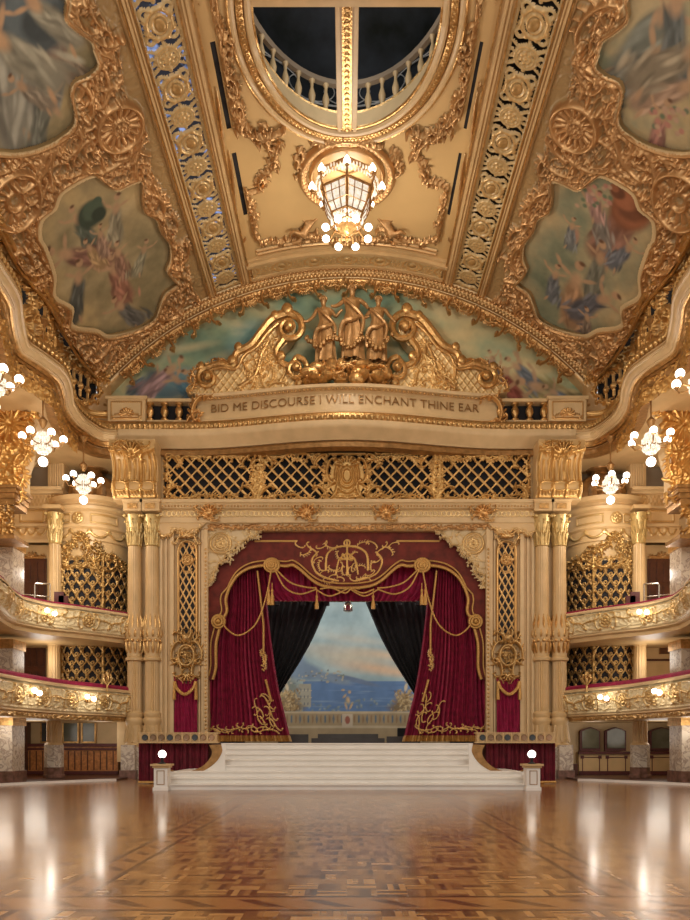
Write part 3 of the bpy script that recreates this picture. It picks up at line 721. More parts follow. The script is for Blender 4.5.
cv.mesh('lunette_painting', plane_y(P+.55), keep=rad < RV-AW+.15, paint=pt.done(), m=M['paint'], label='teal and ochre mural of clouds and reclining figures filling the arch over the stage', category='painting')

# --- entablature: bow-fronted cornice running on into the side galleries
BOW = .95
def bowy(x): return P - (BOW*math.cos(PI*x/(2*6.6))**2 if abs(x) < 6.6 else 0)
def side_path():                                                  # left-hand cornice in plan, from the stage towards the viewer
    H1 = 299/24.; pts = [(-9.45, P)]
    for px, py in ((113, 443), (98, 441), (84, 434), (70, 423), (60, 408), (57, 393), (51, 379), (34, 366), (14, 352), (8, 338), (4, 320), (0, 300), (-20, 270), (-60, 215)):
        Y = H1*F/(CY-py); pts.append(((px-CX)*Y/F, Y))
    return pts
SP = smooth(side_path(), 5)[:]
cen = [(x, bowy(x)) for x in np.linspace(-9.4, 9.4, 61)]
left = list(reversed(SP)); right = [(-x, y) for x, y in SP]
full = left + [c for c in cen] + right
z = lambda py: wz(py)
mb = MB(); mb.sweep(cen, [(-.6, z(449)), (.05, z(449)), (.10, z(447)), (.42, z(441)), (.50, z(438)), (.50, z(434)), (.36, z(433.5))]); mb.build('trim_6', M['pale'], kind='structure')
mb = MB(); mb.sweep(full[:len(left)+1], [(.26, z(444)), (.32, z(443.4)), (.32, z(442.4)), (.39, z(442)), (.46, z(440.4)), (.47, z(439.6)), (.53, z(439.2)), (.53, z(437.8)), (.46, z(437.2)), (.46, z(436.2)), (.52, z(435.8)), (.50, z(434.6)), (.36, z(434))]); mb.sweep(full[-len(right)-1:], [(.26, z(444)), (.32, z(443.4)), (.32, z(442.4)), (.39, z(442)), (.46, z(440.4)), (.47, z(439.6)), (.53, z(439.2)), (.53, z(437.8)), (.46, z(437.2)), (.46, z(436.2)), (.52, z(435.8)), (.50, z(434.6)), (.36, z(434))]); mb.build('trim_6', M['pale'], kind='structure')
mb = MB()
for q_ in (full[:len(left)+1], full[-len(right)-1:]): mb.sweep(q_, [(-.6, z(450)), (-.1, z(449.5)), (-.05, z(448)), (.04, z(448)), (.08, z(446.5)), (.16, z(446.5)), (.2, z(444.5)), (.26, z(444))])
mb.build('trim_6', M['gold'], kind='structure')
mb = MB(); mb.sweep(full, [(.36, z(433.6)), (.40, z(432)), (.46, z(429)), (.44, z(427)), (.30, z(426)), (.25, z(424)), (-.5, z(424))]); mb.build('trim_7', M['gold'], kind='structure')
egg = MB(); q_ = resample(full, .21); q_ = q_[::1]
for i in range(1, len(q_)-1):
    (a, b), (c, d) = q_[i-1], q_[i+1]; l = math.hypot(c-a, d-b); nx, ny = (d-b)/l, -(c-a)/l
    egg.ball((q_[i][0]+nx*.45, q_[i][1]+ny*.45, z(430.5)), (.075, .075, .11), 6, 5)
egg.build('trim_8', M['goldb'], kind='structure')
# underside gilt leaf band
mb = MB(); mb.sweep(full, [(-.6, z(449)), (.0, z(449.5)), (.04, z(452)), (.10, z(452)), (.10, z(456)), (-.4, z(456))]); mb.build('trim_9', M['bronze'], kind='structure')

# inscription panel
IW = 6.25
ip = [(x, bowy(x)) for x in np.linspace(-IW, IW, 49)]
t = thing('inscription_panel', 'bowed cream panel over the stage with a bronze-lettered motto', 'sign', (0, P, z(424)))
loc = lambda pts: [(x, y-P) for x, y in pts]
mb = MB(); Z0 = z(424); mb.sweep(loc(ip), [(.22, 0), (.22, .06), (.06, .14), (.02, z(404)-Z0), (.1, z(402)-Z0)]); mb.build('panel', M['pale'], t)
mb = MB(); mb.sweep(loc(ip), [(.1, z(402)-Z0), (.30, z(400)-Z0), (.34, z(397.5)-Z0), (.1, z(396.5)-Z0), (-.55, z(396.5)-Z0)]); mb.build('cap_moulding', M['pale'], t)
mb = MB()
for x, y in resample(loc(ip), .17): mb.ball((x, y-.26, z(402)-Z0), (.06, .06, .05), 6, 4)
mb.build('bead_row', M['gold'], t)
txt = 'BID ME DISCOURSE I WILL ENCHANT THINE EAR'
fc = bpy.data.curves.new('letters', 'FONT'); fc.body = txt; fc.size = .60; fc.extrude = .02; fc.align_x = 'CENTER'; fc.space_character = 1.02; fc.offset = -.008
fo = bpy.data.objects.new('letters', fc); C.objects.link(fo); bpy.context.view_layer.update()
me = bpy.data.meshes.new_from_object(fo.evaluated_get(bpy.context.evaluated_depsgraph_get())); bpy.data.objects.remove(fo)
x0 = min(v.co.x for v in me.vertices); x1 = max(v.co.x for v in me.vertices); sc = (wx(478)-wx(212)) / (x1-x0)
for v in me.vertices:
    x, y, zz = v.co; x = (x-(x0+x1)/2)*sc-.08; v.co = (x, bowy(x)-P-.09-zz*1.5, .42+y*.78)
me.materials.clear(); me.materials.append(M['bronze']); me.name = 'lettering'
o = bpy.data.objects.new('lettering', me); C.objects.link(o); o.parent = t; tag(o, 'bronze capitals reading BID ME DISCOURSE I WILL ENCHANT THINE EAR')

# balustrades and pedestals each side of the inscription
for s, nm in sides:
    X = lambda px: s*abs(wx(px))
    def bx(mb, a, b, y0, y1, z0, z1): mb.box(min(X(a), X(b)), max(X(a), X(b)), y0, y1, z0, z1)
    t = thing('short_balustrade', f'short gilt balustrade with three dark openings {nm} of the lettered panel', 'balustrade', (0, 0, 0))
    mb = MB(); bx(mb, 148, 197, P-.15, P+.25, z(424), z(421.5)); bx(mb, 148, 197, P-.2, P+.3, z(403.5), z(400.5)); mb.build('rail', M['pale'], t, False)
    for px in (150, 164.5, 179, 194):
        mb = MB().lathe([(.16, 0), (.16, .08), (.08, .16), (.17, .36), (.15, .5), (.08, .62), (.16, .68), (.16, .75)], (X(px), P, z(421.5)), 10); mb.build('baluster', M['gold'], t)
    mb = MB(); bx(mb, 149, 196, P+.26, P+.3, z(422), z(403)); mb.build('backing', M['dark'], t, False)
    p = thing('carved_pedestal', f'cream pedestal block with a small gilt crest at the {nm} end of the balustrade', 'pedestal')
    mb = MB(); bx(mb, 110, 147, P-.3, P+.3, z(424), z(402)); bx(mb, 108, 149, P-.36, P+.3, z(402.5), z(399.5)); mb.build('block', M['pale'], p, False)
    a, b = sorted((X(112), X(145))); cc = Canvas(a, b, z(423), z(404), .025); mx_ = (a+b)/2; mz = z(419)
    cc.shell(mx_, mz, .35, .3, PI-.3, 7, .08); cc.scroll(mx_-.32, mz+.03, .4, 0, 'S', 1, .06); cc.scroll(mx_+.32, mz+.03, .4, PI, 'S', -1, .06); cc.stroke([(a+.25, mz-.1), (b-.25, mz-.1)], .04)
    for e in ((a+.04, z(422.5)), ): cc.stroke([(a+.06, z(422)), (b-.06, z(422)), (b-.06, z(405)), (a+.06, z(405)), (a+.06, z(422))], .028)
    cc.mesh('crest', plane_y(P-.3), p, keep=cc.H > .012)
    bq = MB().lathe([(.15, 0), (.15, .08), (.07, .16), (.16, .36), (.14, .5), (.07, .62), (.15, .7), (.15, .8)], (X(105), P+.1, z(423)), 10)
    bq.build('baluster', M['bronze'], label=f'single gilt baluster between the {nm} pedestal and the sloping gallery rail', category='baluster')
    # large corner scroll bracket beside the lettering
    cc = Canvas(*sorted((X(188), X(216))), z(426), z(394), .022); cxm = X(200)
    cc.scroll(X(200), z(412), 1.0, PI/2+s*.3, 'C', s, .2, 1.3); cc.scroll(X(206), z(400), .75, 0, 'S', 1, .15, 1.2); cc.scroll(X(196), z(421), .6, .5, 'J', s, .14, 1.2)
    cc.mesh('scroll_bracket', plane_y(P-.28), keep=cc.H > .015, label=f'gilt acanthus scroll closing the {nm} end of the lettered panel', category='carved ornament')

# --- great scroll pediments
for s, nm in sides:
    XX = lambda px: wx(px)*(1 if s < 0 else -1)
    out = [(196, 397), (195, 385), (203, 372), (218, 368), (232, 370), (236, 358), (250, 352), (262, 338), (272, 324), (284, 320), (296, 330), (290, 345), (280, 356), (284, 370), (296, 374), (308, 384), (309, 397)]
    poly = smooth([(XX(a), z(b)) for a, b in out], 4, True)
    t = thing('scroll_pediment', f'huge gilt scroll with trellis panel flanking the statues on the {nm}', 'carved ornament')
    cc = Canvas(min(x for x, _ in poly)-.3, max(x for x, _ in poly)+.3, z(399), z(308), .025, ground=(.70, .52, .27))
    ins = cc.inside(poly)
    cc.lattice(.30, .028, .045, kx=1.3)
    cc.fill(lambda x, y: bool(in_poly(np.array(x), np.array(y), [(XX(a), z(b)) for a, b in ((240, 395), (255, 355), (272, 340), (285, 360), (280, 395))])), .7, .6, seed=4+s, h=.13)
    cc.run([(XX(a), z(b)) for a, b in ((246, 392), (262, 372), (272, 345))], .8, .6, .17, seed=2)
    cc.H[~ins] = 0
    cc.mesh('trellis_panel', plane_y(P-.35), t, keep=ins, gold=(.62, .40, .16))
    MB().prism(poly, P-.33, P+.35).build('scroll_body', M['pale'], t)
    mb = MB()
    def vol(px, py, r, a0, turns, d, th, y=P-.42):                  # a true spiral volute
        pts = []; rs = []
        for i in range(40):
            q = i/39; a = a0+d*turns*2*PI*q*(1 if s < 0 else -1); rr_ = r*(1-q)**.9
            pts.append((XX(px)+rr_*math.cos(a), y-.18*q, z(py)+rr_*math.sin(a))); rs.append(th*(1-.55*q))
        mb.tube(pts, rs, 8); mb.ball((XX(px), y-.2, z(py)), th*1.3, 8, 6)
    st = PI if s < 0 else 0
    vol(290, 334, .62, st*0+PI/2, 1.6, -1, .17); vol(297, 374, .50, PI/2, 1.7, -1, .13); vol(210, 383, .45, PI/2, 1.6, 1, .14)
    def rl(pts, r0, r1, y=P-.42):
        q = smooth([(XX(a), y, z(b)) for a, b in pts], 6); n_ = len(q); mb.tube(q, [r0+(r1-r0)*i/(n_-1) for i in range(n_)], 8)
    rl([(210, 372), (222, 368), (234, 371), (238, 358), (252, 350), (264, 335), (274, 324), (290, 318)], .12, .19)
    rl([(212, 376), (224, 373), (238, 374), (246, 361), (258, 353), (268, 340), (279, 330)], .05, .07, P-.5)
    rl([(284, 345), (277, 356), (281, 366), (290, 370), (297, 362)], .15, .11); rl([(240, 392), (256, 380), (262, 362), (270, 345)], .09, .05)
    for a, b, r in ((234, 366, .2), (240, 353, .18), (288, 316, .24), (276, 322, .18), (282, 362, .2), (300, 388, .18), (203, 372, .17)): mb.ball((XX(a), P-.5, z(b)), (r, r*.7, r*1.1), 8, 6)
    mb.build('volutes', M['gold'], t)
    cc = Canvas(min(XX(186), XX(240)), max(XX(186), XX(240)), z(399), z(364), .025)
    cc.run([(XX(a), z(b)) for a, b in ((192, 392), (200, 374), (220, 366), (240, 372))], .6, .55, .15, seed=5)
    cc.mesh('leaf_edge', plane_y(P-.4), t, keep=cc.H > .015)

# statue group
def rocks(mb, x0, x1, y0, zb, h, seed):
    rr = random.Random(seed)
    for i in range(60): x = rr.uniform(x0, x1); k = 1-abs((x-(x0+x1)/2)/((x1-x0)/2))*.5; mb.ball((x, y0+rr.uniform(-.4, .2), zb+rr.uniform(0, h*1.0)*k), (rr.uniform(.2, .38), rr.uniform(.2, .35), rr.uniform(.12, .3)), 8, 5)
mb = MB(); rocks(mb, wx(308), wx(388), P-.75, z(391), .75, 3)
mb.build('rock_base', M['gold'], label='rocky cream and gilt mound under the three statues', category='statue base')
def skin_fig(name, verts, edges, parent, m, sub=2):
    me = bpy.data.meshes.new(name); me.from_pydata([v[:3] for v in verts], edges, []); o = bpy.data.objects.new(name, me); C.objects.link(o); o.parent = parent
    sm = o.modifiers.new('skin', 'SKIN'); sm.use_smooth_shade = True
    for i, v in enumerate(verts):
        sv = me.skin_vertices[0].data[i]; sv.radius = (v[3], v[4] if len(v) > 4 else v[3]); sv.use_root = (i == 0)
    sb = o.modifiers.new('sub', 'SUBSURF'); sb.levels = sb.render_levels = sub
    me.materials.append(m); return o
def statue(px, pyb, pyt, pose, label, m, rz=0, wings=False):
    h = z(pyt)-z(pyb); k = h/1.75; t = thing('gilt_statue', label, 'statue', (wx(px), P-.85, z(pyb)))
    lean, al, ar = pose
    V = [(0, 0, .95, .15, .12), (lean*.3, 0, 1.12, .12, .10), (lean*.5, -.02, 1.32, .16, .12), (lean*.55, 0, 1.47, .07, .07), (lean*.6, -.01, 1.52, .055, .055), (lean*.65, -.03, 1.62, .085, .095), (lean*.68, -.03, 1.70, .075, .085),
         (lean*.5-.18, 0, 1.42, .062), al[0]+(.05,), al[1]+(.038,), al[2]+(.03,),
         (lean*.5+.18, 0, 1.42, .062), ar[0]+(.05,), ar[1]+(.038,), ar[2]+(.03,),
         (-.10, 0, .85, .11), (-.12, -.08, .48, .075), (-.13, 0, .10, .05), (-.15, -.14, .03, .04),
         (.10, 0, .85, .11), (.11, -.02, .48, .075), (.12, .03, .10, .05), (.13, -.12, .03, .04)]
    E = [(0, 1), (1, 2), (2, 3), (3, 4), (4, 5), (5, 6), (2, 7), (7, 8), (8, 9), (9, 10), (2, 11), (11, 12), (12, 13), (13, 14), (0, 15), (15, 16), (16, 17), (17, 18), (0, 19), (19, 20), (20, 21), (21, 22)]
    V = [tuple(c*k for c in v) for v in V]
    b = skin_fig('body', V, E, t, m)
    mb = MB(); n = 28; rows = []                                   # long pleated robe
    for j, (zz, r) in enumerate(((1.34, .175), (1.12, .155), (.98, .205), (.75, .225), (.5, .205), (.25, .20), (.02, .23))):
        for i in range(n):
            a = 2*PI*i/n; f = 1+(.02+.04*j)*math.sin(a*6+j*.35+lean*9)+(.02+.015*j)*math.sin(a*13+j*.2); rows.append(((lean*.4*max(0, zz-.9)+r*f*math.cos(a)+.03*math.sin(zz*5+a))*k, (r*.72*f*math.sin(a)-.02)*k, zz*k))
    mb.add(rows, [(j*n+i, j*n+(i+1) % n, (j+1)*n+(i+1) % n, (j+1)*n+i) for j in range(6) for i in range(n)])
    q = [(x*k, y*k, zz*k) for x, y, zz in smooth([(-.2, -.05, 1.42), (-.02, -.2, 1.2), (.2, -.16, 1.0), (.26, -.2, .8), (.2, -.22, .5)], 5)]; mb.tube(q, [.04*k]*len(q), 6)
    q = [(x*k, y*k, zz*k) for x, y, zz in smooth([(.22, -.1, 1.0), (0, -.24, .85), (-.2, -.2, .8), (-.28, -.1, .6), (-.25, -.12, .35)], 5)]; mb.tube(q, [.06*k, .05*k]*(len(q)//2)+[.03*k]*(len(q) % 2), 6)
    mb.build('robe', m, t)
    mb = MB(); hx, hz = lean*.66, 1.66
    mb.ball((hx*k, .02*k, (hz+.035)*k), (.10*k, .11*k, .10*k), 10, 8); mb.ball((hx*k, .11*k, (hz-.02)*k), .05*k, 8, 6)
    for i in range(9): a = PI*i/8; mb.ball(((hx+.09*math.cos(a))*k, (-.04)*k, (hz+.02+.075*math.sin(a))*k), .025*k, 6, 4)
    mb.build('hair', m, t)
    mb = MB(); mb.ball((hx*k, -.125*k, 1.62*k), (.012*k, .02*k, .025*k), 6, 5)
    for sx in (-1, 1): mb.ball(((hx+sx*.032)*k, -.11*k, 1.645*k), .012*k, 6, 4)
    mb.ball((hx*k, -.112*k, 1.585*k), (.02*k, .008*k, .007*k), 6, 4); mb.build('face', m, t)
    return t
M['statue'] = mat('statue_gold', (.42, .23, .09), .42, .45, .25, 4, .3, 12)
statue(352, 371, 298, (.0, [(-.3, -.06, 1.28), (-.42, -.12, 1.2), (-.50, -.15, 1.2)], [(.32, -.04, 1.28), (.36, -.2, 1.12), (.3, -.28, 1.2)]), 'tallest central gilt statue of a robed woman above the lettered panel', M['statue'])
statue(326, 374, 309, (-.08, [(-.32, -.05, 1.2), (-.46, -.12, 1.05), (-.58, -.16, 1.02)], [(.28, -.04, 1.2), (.38, -.1, 1.32), (.46, -.12, 1.36)]), 'gilt robed statue left of the tallest one, reaching towards the trellis scroll', M['statue'])
statue(376, 373, 309, (.07, [(-.28, -.05, 1.22), (-.32, -.2, 1.08), (-.2, -.28, 1.1)], [(.32, -.05, 1.24), (.42, -.1, 1.1), (.50, -.14, 1.0)]), 'gilt robed statue right of the tallest one, arm lowered over flowers', M['statue'])
mb = MB(); rr = random.Random(6)
for pts in ([(308, 352), (318, 362), (332, 352)], [(335, 350), (347, 362), (364, 352)], [(366, 352), (378, 364), (390, 350)]):
    for x, zz in resample(smooth([(wx(a), z(b)) for a, b in pts], 6), .09): mb.ball((x+rr.uniform(-.05, .05), P-1.25+rr.uniform(-.05, .05), zz+rr.uniform(-.06, .06)), rr.uniform(.06, .11), 6, 4)
mb.build('flower_garland', M['bronze'], label='gilt flower swags looped across the waists of the three statues', category='garland')
cc = Canvas(wx(308), wx(388), z(395), z(366), .025); cc.run([(wx(312), z(386)), (wx(347), z(378)), (wx(386), z(386))], .8, .45, .18, seed=6, kinds='CSJ')
cc.mesh('carved_cresting', plane_y(P-1.05), keep=cc.H > .015, label='gilt leaf scrolls spread over the mound at the statues feet', category='carved ornament')

# ================================================================== PROSCENIUM WALL
OPL, OPR = wx(208), wx(487); OPT = z(529)
mb = MB()
mb.box(wx(160), OPL, P, P+.6, 0, z(531)); mb.box(OPR, wx(534), P, P+.6, 0, z(531)); mb.box(wx(129), wx(163), P+.1, P+.6, 0, z(449)); mb.box(wx(531), wx(565), P+.1, P+.6, 0, z(449))
mb.box(wx(160), wx(534), P, P+.6, z(531), z(502)); mb.build('wall_front', M['cream'], smooth=False, kind='structure')
mb = MB(); mb.box(wx(96), wx(598), P+.6, P+.75, z(449), z(266)); mb.build('wall_front', M['tan'], smooth=False, kind='structure')
# beam above the opening
mb = MB(); pth = [(wx(160), P), (wx(534), P)]
mb.sweep(pth, [(.02, z(531)), (.10, z(530)), (.12, z(525)), (.22, z(524)), (.22, z(519)), (.14, z(518)), (.14, z(511)), (.26, z(510)), (.34, z(506)), (.40, z(505)), (.40, z(502)), (0, z(501))])
mb.build('trim_10', M['pale'], smooth=False, kind='structure')
cc = Canvas(wx(161), wx(533), z(519), z(510), .028); k = 0; x = wx(161)
while x < wx(533): cc.ring(x, z(514.5), .085, .028, .04, .11); x += .19
cc.mesh('trim_11', plane_y(P-.14), keep=cc.H > .01, gold=(.66, .47, .22), kind='structure')
mb = MB(); x = wx(161)
while x < wx(533): mb.ball((x, P-.28, z(508)), (.045, .05, .05), 6, 4); x += .13
mb.build('trim_12', M['gold'], kind='structure')
cc = Canvas(wx(205), wx(490), z(531.5), z(525), .028); cc.run([(wx(206), z(528)), (wx(489), z(528))], .35, .6, .07, seed=2)
cc.mesh('trim_13', plane_y(P-.13), keep=cc.H > .012, gold=(.42, .22, .08), kind='structure')
for i, px in enumerate((210, 307, 386, 482)):
    cc = Canvas(wx(px-17), wx(px+17), z(524), z(503), .022); x, y = wx(px), z(513)
    cc.shell(x, y-.1, .38, .1, PI-.1, 7, .13); cc.blob(x, y-.12, .14, .2)
    for s in (-1, 1): cc.scroll(x+s*.34, y-.05, .5, s*.5, 'S', s, .12); cc.scroll(x+s*.25, y-.3, .4, 0, 'C', s, .1); cc.scroll(x+s*.2, y+.3, .3, s, 'C', s, .08)
    cc.mesh('palmette', plane_y(P-.3), keep=cc.H > .015, label=['leftmost gilt palmette on the cream beam, near the column', 'gilt palmette on the cream beam, just left of the crest', 'gilt palmette on the cream beam, just right of the crest', 'rightmost gilt palmette on the cream beam, near the column'][i], category='carved ornament', group='palmettes along the beam')

# lattice gallery band under the cornice
t = thing('lattice_frieze', 'long gilt lattice screen over black openings, under the lettered cornice', 'lattice screen')
MB().box(wx(163), wx(531), P+.3, P+.36, z(503), z(449)).build('dark_backing', M['dark'], t, False)
cv = Canvas(wx(163), wx(531), z(502.5), z(453), .025, ground=GOLD)
cv.lattice(.52, .032, .045, kx=1.05)
i0 = 0
x0 = wx(163)
for x in np.arange(wx(163), wx(531), .26):                          # small roses on the crossings
    pass
W_ = cv.u[-1]-cv.u[0]; H_ = cv.v[-1]-cv.v[0]
for px in (257.5, 437): cv.run([(wx(px)-.13, z(502)), (wx(px)-.13, z(454))], .5, .55, .12, seed=int(px)); cv.run([(wx(px)+.15, z(454)), (wx(px)+.15, z(502))], .5, .55, .12, seed=int(px)+1)
for k in range(8): cv.ring(wx(257.5), z(498)+k*.24, .13, .035, .13); cv.ring(wx(437), z(498)+k*.24, .13, .035, .13)
cells = [(168, 254), (261, 326), (368, 433), (441, 527)]
for a, b in cells:
    A_, B_ = wx(a), wx(b); T_, Bm = z(456.5), z(498)
    cv.run([(A_+.1, T_), (B_-.1, T_)], .52, .6, .12, seed=a); cv.run([(A_+.1, Bm), (B_-.1, Bm)], .6, .55, .14, seed=a+1, kinds='CSC')
    for e, sg in ((A_, 1), (B_, -1)):
        for yy, sv in ((T_-.12, -1), (Bm+.18, 1)): cv.scroll(e+sg*.22, yy+sv*.05, .7, PI/4*sg*sv, 'C', -1, .15, 1.2)
        cv.run([(e, Bm), (e, T_)], .36, .7, .1, seed=b)
x, y = wx(347), z(478)
m_ = ((cv.U-x)/.72)**2+((cv.V-y)/.95)**2 < 1; cv.H[m_] = .015
for r in (.25, .42, .6): cv.ring(x, y+.1, r*.8, .045, .15, r*1.2)
for s in (-1, 1): cv.scroll(x+s*.62, y+.3, 1.0, PI/2, 'C', s, .16, 1.2); cv.scroll(x+s*.62, y-.5, .8, PI/2+.4*s, 'C', -s, .16, 1.2); cv.scroll(x+s*.3, y-.8, .5, 0, 'S', s, .14)
cv.shell(x, y+.45, .5, .2, PI-.2, 7, .16)
cv.stroke([(wx(163), z(502)), (wx(531), z(502))], .05, .05, .08); cv.stroke([(wx(163), z(453.5)), (wx(531), z(453.5))], .06, .06, .08)
cv.mesh('gilt_lattice', plane_y(P+.02), t, keep=cv.H > .012, gold=(.58, .36, .13))

# ribbed panels, slit windows, cartouches and niches at each side of the opening
for s, nm in sides:
    XX = lambda px: wx(px)*(1 if s < 0 else -1)                    # px given for the left side; mirrored for the right
    def rect(a, b): return min(XX(a), XX(b)), max(XX(a), XX(b))
    # opening edge mouldings
    mb = MB()
    for a, b, d in ((160, 163, .10), (165.5, 167.5, .07), (171, 174.5, .16), (202, 205, .14), (205, 208.5, .22), (199, 200.5, .08)): mb.box(*rect(a, b), P-d, P+.02, .2, z(531))
    mb.build('trim_14', M['pale'], smooth=False, kind='structure')
    mb = MB()
    for k in range(56): mb.ball((XX(206.5), P-.22, .4+k*.165), (.05, .05, .06), 6, 4)
    mb.build('trim_15', M['gold'], kind='structure')
    # lattice slit
    t = thing('slit_window', f'tall narrow round-headed opening with gilt diamond lattice {nm} of the stage', 'lattice window')
    a, b = rect(178.5, 197); mb = MB(); n = 10; cxm, r = (a+b)/2, (b-a)/2
    arc = [(a, z(642)), (b, z(642))]+[(cxm+r*math.cos(PI*i/n), z(551)+r*math.sin(PI*i/n)*1.05) for i in range(n+1)]
    mb.prism(arc, P-.03, P-.01); mb.build('shade_backing', M['dark'], t, False)  # near-black plate on the wall stands for shade behind the lattice
    cc = Canvas(a-.2, b+.2, z(643), z(538), .02); cc.lattice(.27, .026, .04, kx=1.9); ins = cc.inside(arc); cc.H[~ins] = 0
    cc.stroke(arc[1:]+[arc[0]], .055, .055, .09); cc.rosette(cxm, z(560), .22, 6, .12); cc.scroll(cxm, z(570), .36, 0, 'C', 1, .08)
    for q in (-1, 1): cc.scroll(cxm+q*.35, z(543), .45, q*.9, 'C', q, .1)
    cc.mesh('gilt_lattice', plane_y(P-.04), t, keep=cc.H > .012, gold=(.56, .34, .13))
    # carved crest over it and wavy valance
    cc = Canvas(*rect(160, 207), z(546), z(523), .022, ground=PALE)
    wav = [(XX(p), z(q)) for p, q in ((160, 524), (207, 524), (205, 527), (200, 529), (196, 534), (190, 536), (184, 533), (178, 531), (172, 534), (168, 538), (163, 537), (160, 532))]
    ins = cc.inside(wav); cc.H[ins] = .07; cc.gild[ins] = False
    cc.run([(XX(p), z(q)) for p, q in ((161, 534), (167, 538), (173, 532), (180, 531), (189, 535), (197, 532), (205, 527))], .36, .6, .14, seed=7)
    cc.shell(XX(187.5), z(539), .3, .2, PI-.2, 7, .13); cc.scroll(XX(178), z(541), .4, 1, 'S', s, .1); cc.scroll(XX(197), z(541), .4, 2, 'S', -s, .1)
    cc.gild[(cc.H > .08)] = True
    cc.mesh('wavy_valance', plane_y(P-.16), keep=cc.H > .012, gold=(.66, .44, .19), label=f'carved wavy cream valance above the {nm} slit window', category='carved ornament')
    # cartouche
    cc = Canvas(*rect(171, 204), z(684), z(630), .02); x, y = XX(187.5), z(656)
    cc.ring(x, y, .33, .07, .2, .42); cc.fill(lambda u, v: (u-x)**2+(v-y)**2 < .12, .35, .5, seed=2, h=.12)
    for q in (-1, 1):
        cc.scroll(x+q*.42, y+.15, .9, PI/2+.2*q, 'C', q, .16, 1.2); cc.scroll(x+q*.42, y-.5, .8, PI/2-.3*q, 'C', -q, .15, 1.2); cc.scroll(x+q*.28, y+.75, .6, q*.7, 'C', q, .15, 1.1); cc.scroll(x+q*.35, y-.95, .5, q*.5, 'S', q, .12)
        cc.stroke([(x+q*.1, y+.6), (x+q*.2, y+.95)], .06, .04, .2)
    cc.blob(x, y+.72, .2, .26); cc.shell(x, y-.75, .35, PI+.3, 2*PI-.3, 6, .14); cc.ring(x, y+.95, .2, .05, .16)
    cc.mesh('crowned_cartouche', plane_y(P-.1), keep=cc.H > .015, gold=(.60, .40, .17), sc=1.3, label=f'crowned carved cartouche between slit window and red niche curtain, {nm} of the stage', category='carved ornament')
    # niche curtain
    t = thing('niche_curtain', f'narrow magenta velvet curtain with gold swag in the niche {nm} of the stage', 'curtain')
    a, b = rect(175, 198); mb = MB(); n = 60; vs = []
    for j in range(14):
        zz = z(736)+(z(676)-z(736))*j/13
        for i in range(n+1):
            u = i/n; vs.append((a+(b-a)*(u if j < 10 else .5+(u-.5)*(1-.0*j)), P-.14-.045*math.sin(u*PI*14)-.02*math.sin(u*31+j*.6), min(zz, z(676)-max(0, .22-abs(u-.5)*1.2)*1.6)))
    mb.add(vs, [(j*(n+1)+i, j*(n+1)+i+1, (j+1)*(n+1)+i+1, (j+1)*(n+1)+i) for j in range(13) for i in range(n)]); mb.build('velvet', M['magenta'], t)
    mb = MB(); q = smooth([(a+.04, P-.26, z(682)), ((a*.85+b*.15), P-.32, z(689)), ((a+b)/2, P-.36, z(695)), (a*.15+b*.85, P-.32, z(689)), (b-.04, P-.26, z(682))], 6); mb.tube(q, .07, 6)
    for e in (a+.03, b-.03): mb.tube([(e, P-.26, z(682)), (e, P-.28, z(700))], [.05, .08], 6)
    mb.build('gold_swag', M['braid'], t)
    # carved spandrel in the top corner of the opening
    cc = Canvas(*rect(207, 262), z(589), z(530), .022, ground=(.70, .55, .33))
    sp = [(XX(p), z(q)) for p, q in ((207, 530), (261, 530), (258, 533), (253, 534), (250, 538), (245, 540), (241, 545), (235, 547), (232, 552), (226, 556), (223, 562), (218, 566), (216, 573), (211, 577), (210, 585), (207, 587))]
    ins = cc.inside(sp)
    cc.rosette(XX(221), z(544), .3, 8, .12); cc.ring(XX(221), z(544), .42, .06, .12)
    cc.fill(lambda u, v: bool(in_poly(np.array(u), np.array(v), sp)), .55, .6, seed=31+s, h=.08); cc.run(sp[1:], .38, .7, .12, seed=3)
    cc.H[cc.inside(sp) & (cc.H < .03)] = .03; cc.gild[:] = cc.H > .075
    cc.mesh('corner_spandrel', plane_y(P-.02), keep=cc.inside(sp) | (cc.H > .03), gold=(.60, .40, .17), label=f'carved cream spandrel with a rosette in the top {nm} corner of the stage opening', category='carved ornament')

# columns
def capital(mb, r, z0, h, c=(0, 0, 0)):
    mb.lathe([(r*1.0, z0), (r*1.12, z0+.02), (r*1.0, z0+.05), (r*1.02, z0+h*.5), (r*1.35, z0+h*.85), (r*1.45, z0+h*.9)], c, 20)
    for row, (zz, hh, rr_) in enumerate(((z0+.05, h*.38, r*1.05), (z0+h*.3, h*.4, r*1.08))):
        for i in range(10):
            a = 2*PI*(i+.5*row)/10
            mb.tube([(c[0]+math.cos(a)*q*r, c[1]+math.sin(a)*q*r, c[2]+zz+hh*t_) for q, t_ in ((.95, 0), (1.03, .4), (1.12, .8), (1.3, 1.0), (1.38, .88))], [r*.13, r*.19, r*.17, r*.12, r*.06], 5)
            for e_ in (-.14, .14): mb.tube([(c[0]+math.cos(a+e_)*q*r, c[1]+math.sin(a+e_)*q*r, c[2]+zz+hh*t_) for q, t_ in ((1.0, .1), (1.08, .45), (1.22, .62))], [r*.08, r*.10, r*.04], 4)
    for i in range(4):
        a = PI/4+i*PI/2; mb.ball((c[0]+math.cos(a)*r*1.65, c[1]+math.sin(a)*r*1.65, c[2]+z0+h*.86), (r*.3, r*.3, r*.28), 8, 6)
    for i in range(4): a = i*PI/2; mb.ball((c[0]+math.cos(a)*r*1.5, c[1]+math.sin(a)*r*1.5, c[2]+z0+h*.75), r*.2, 6, 5)
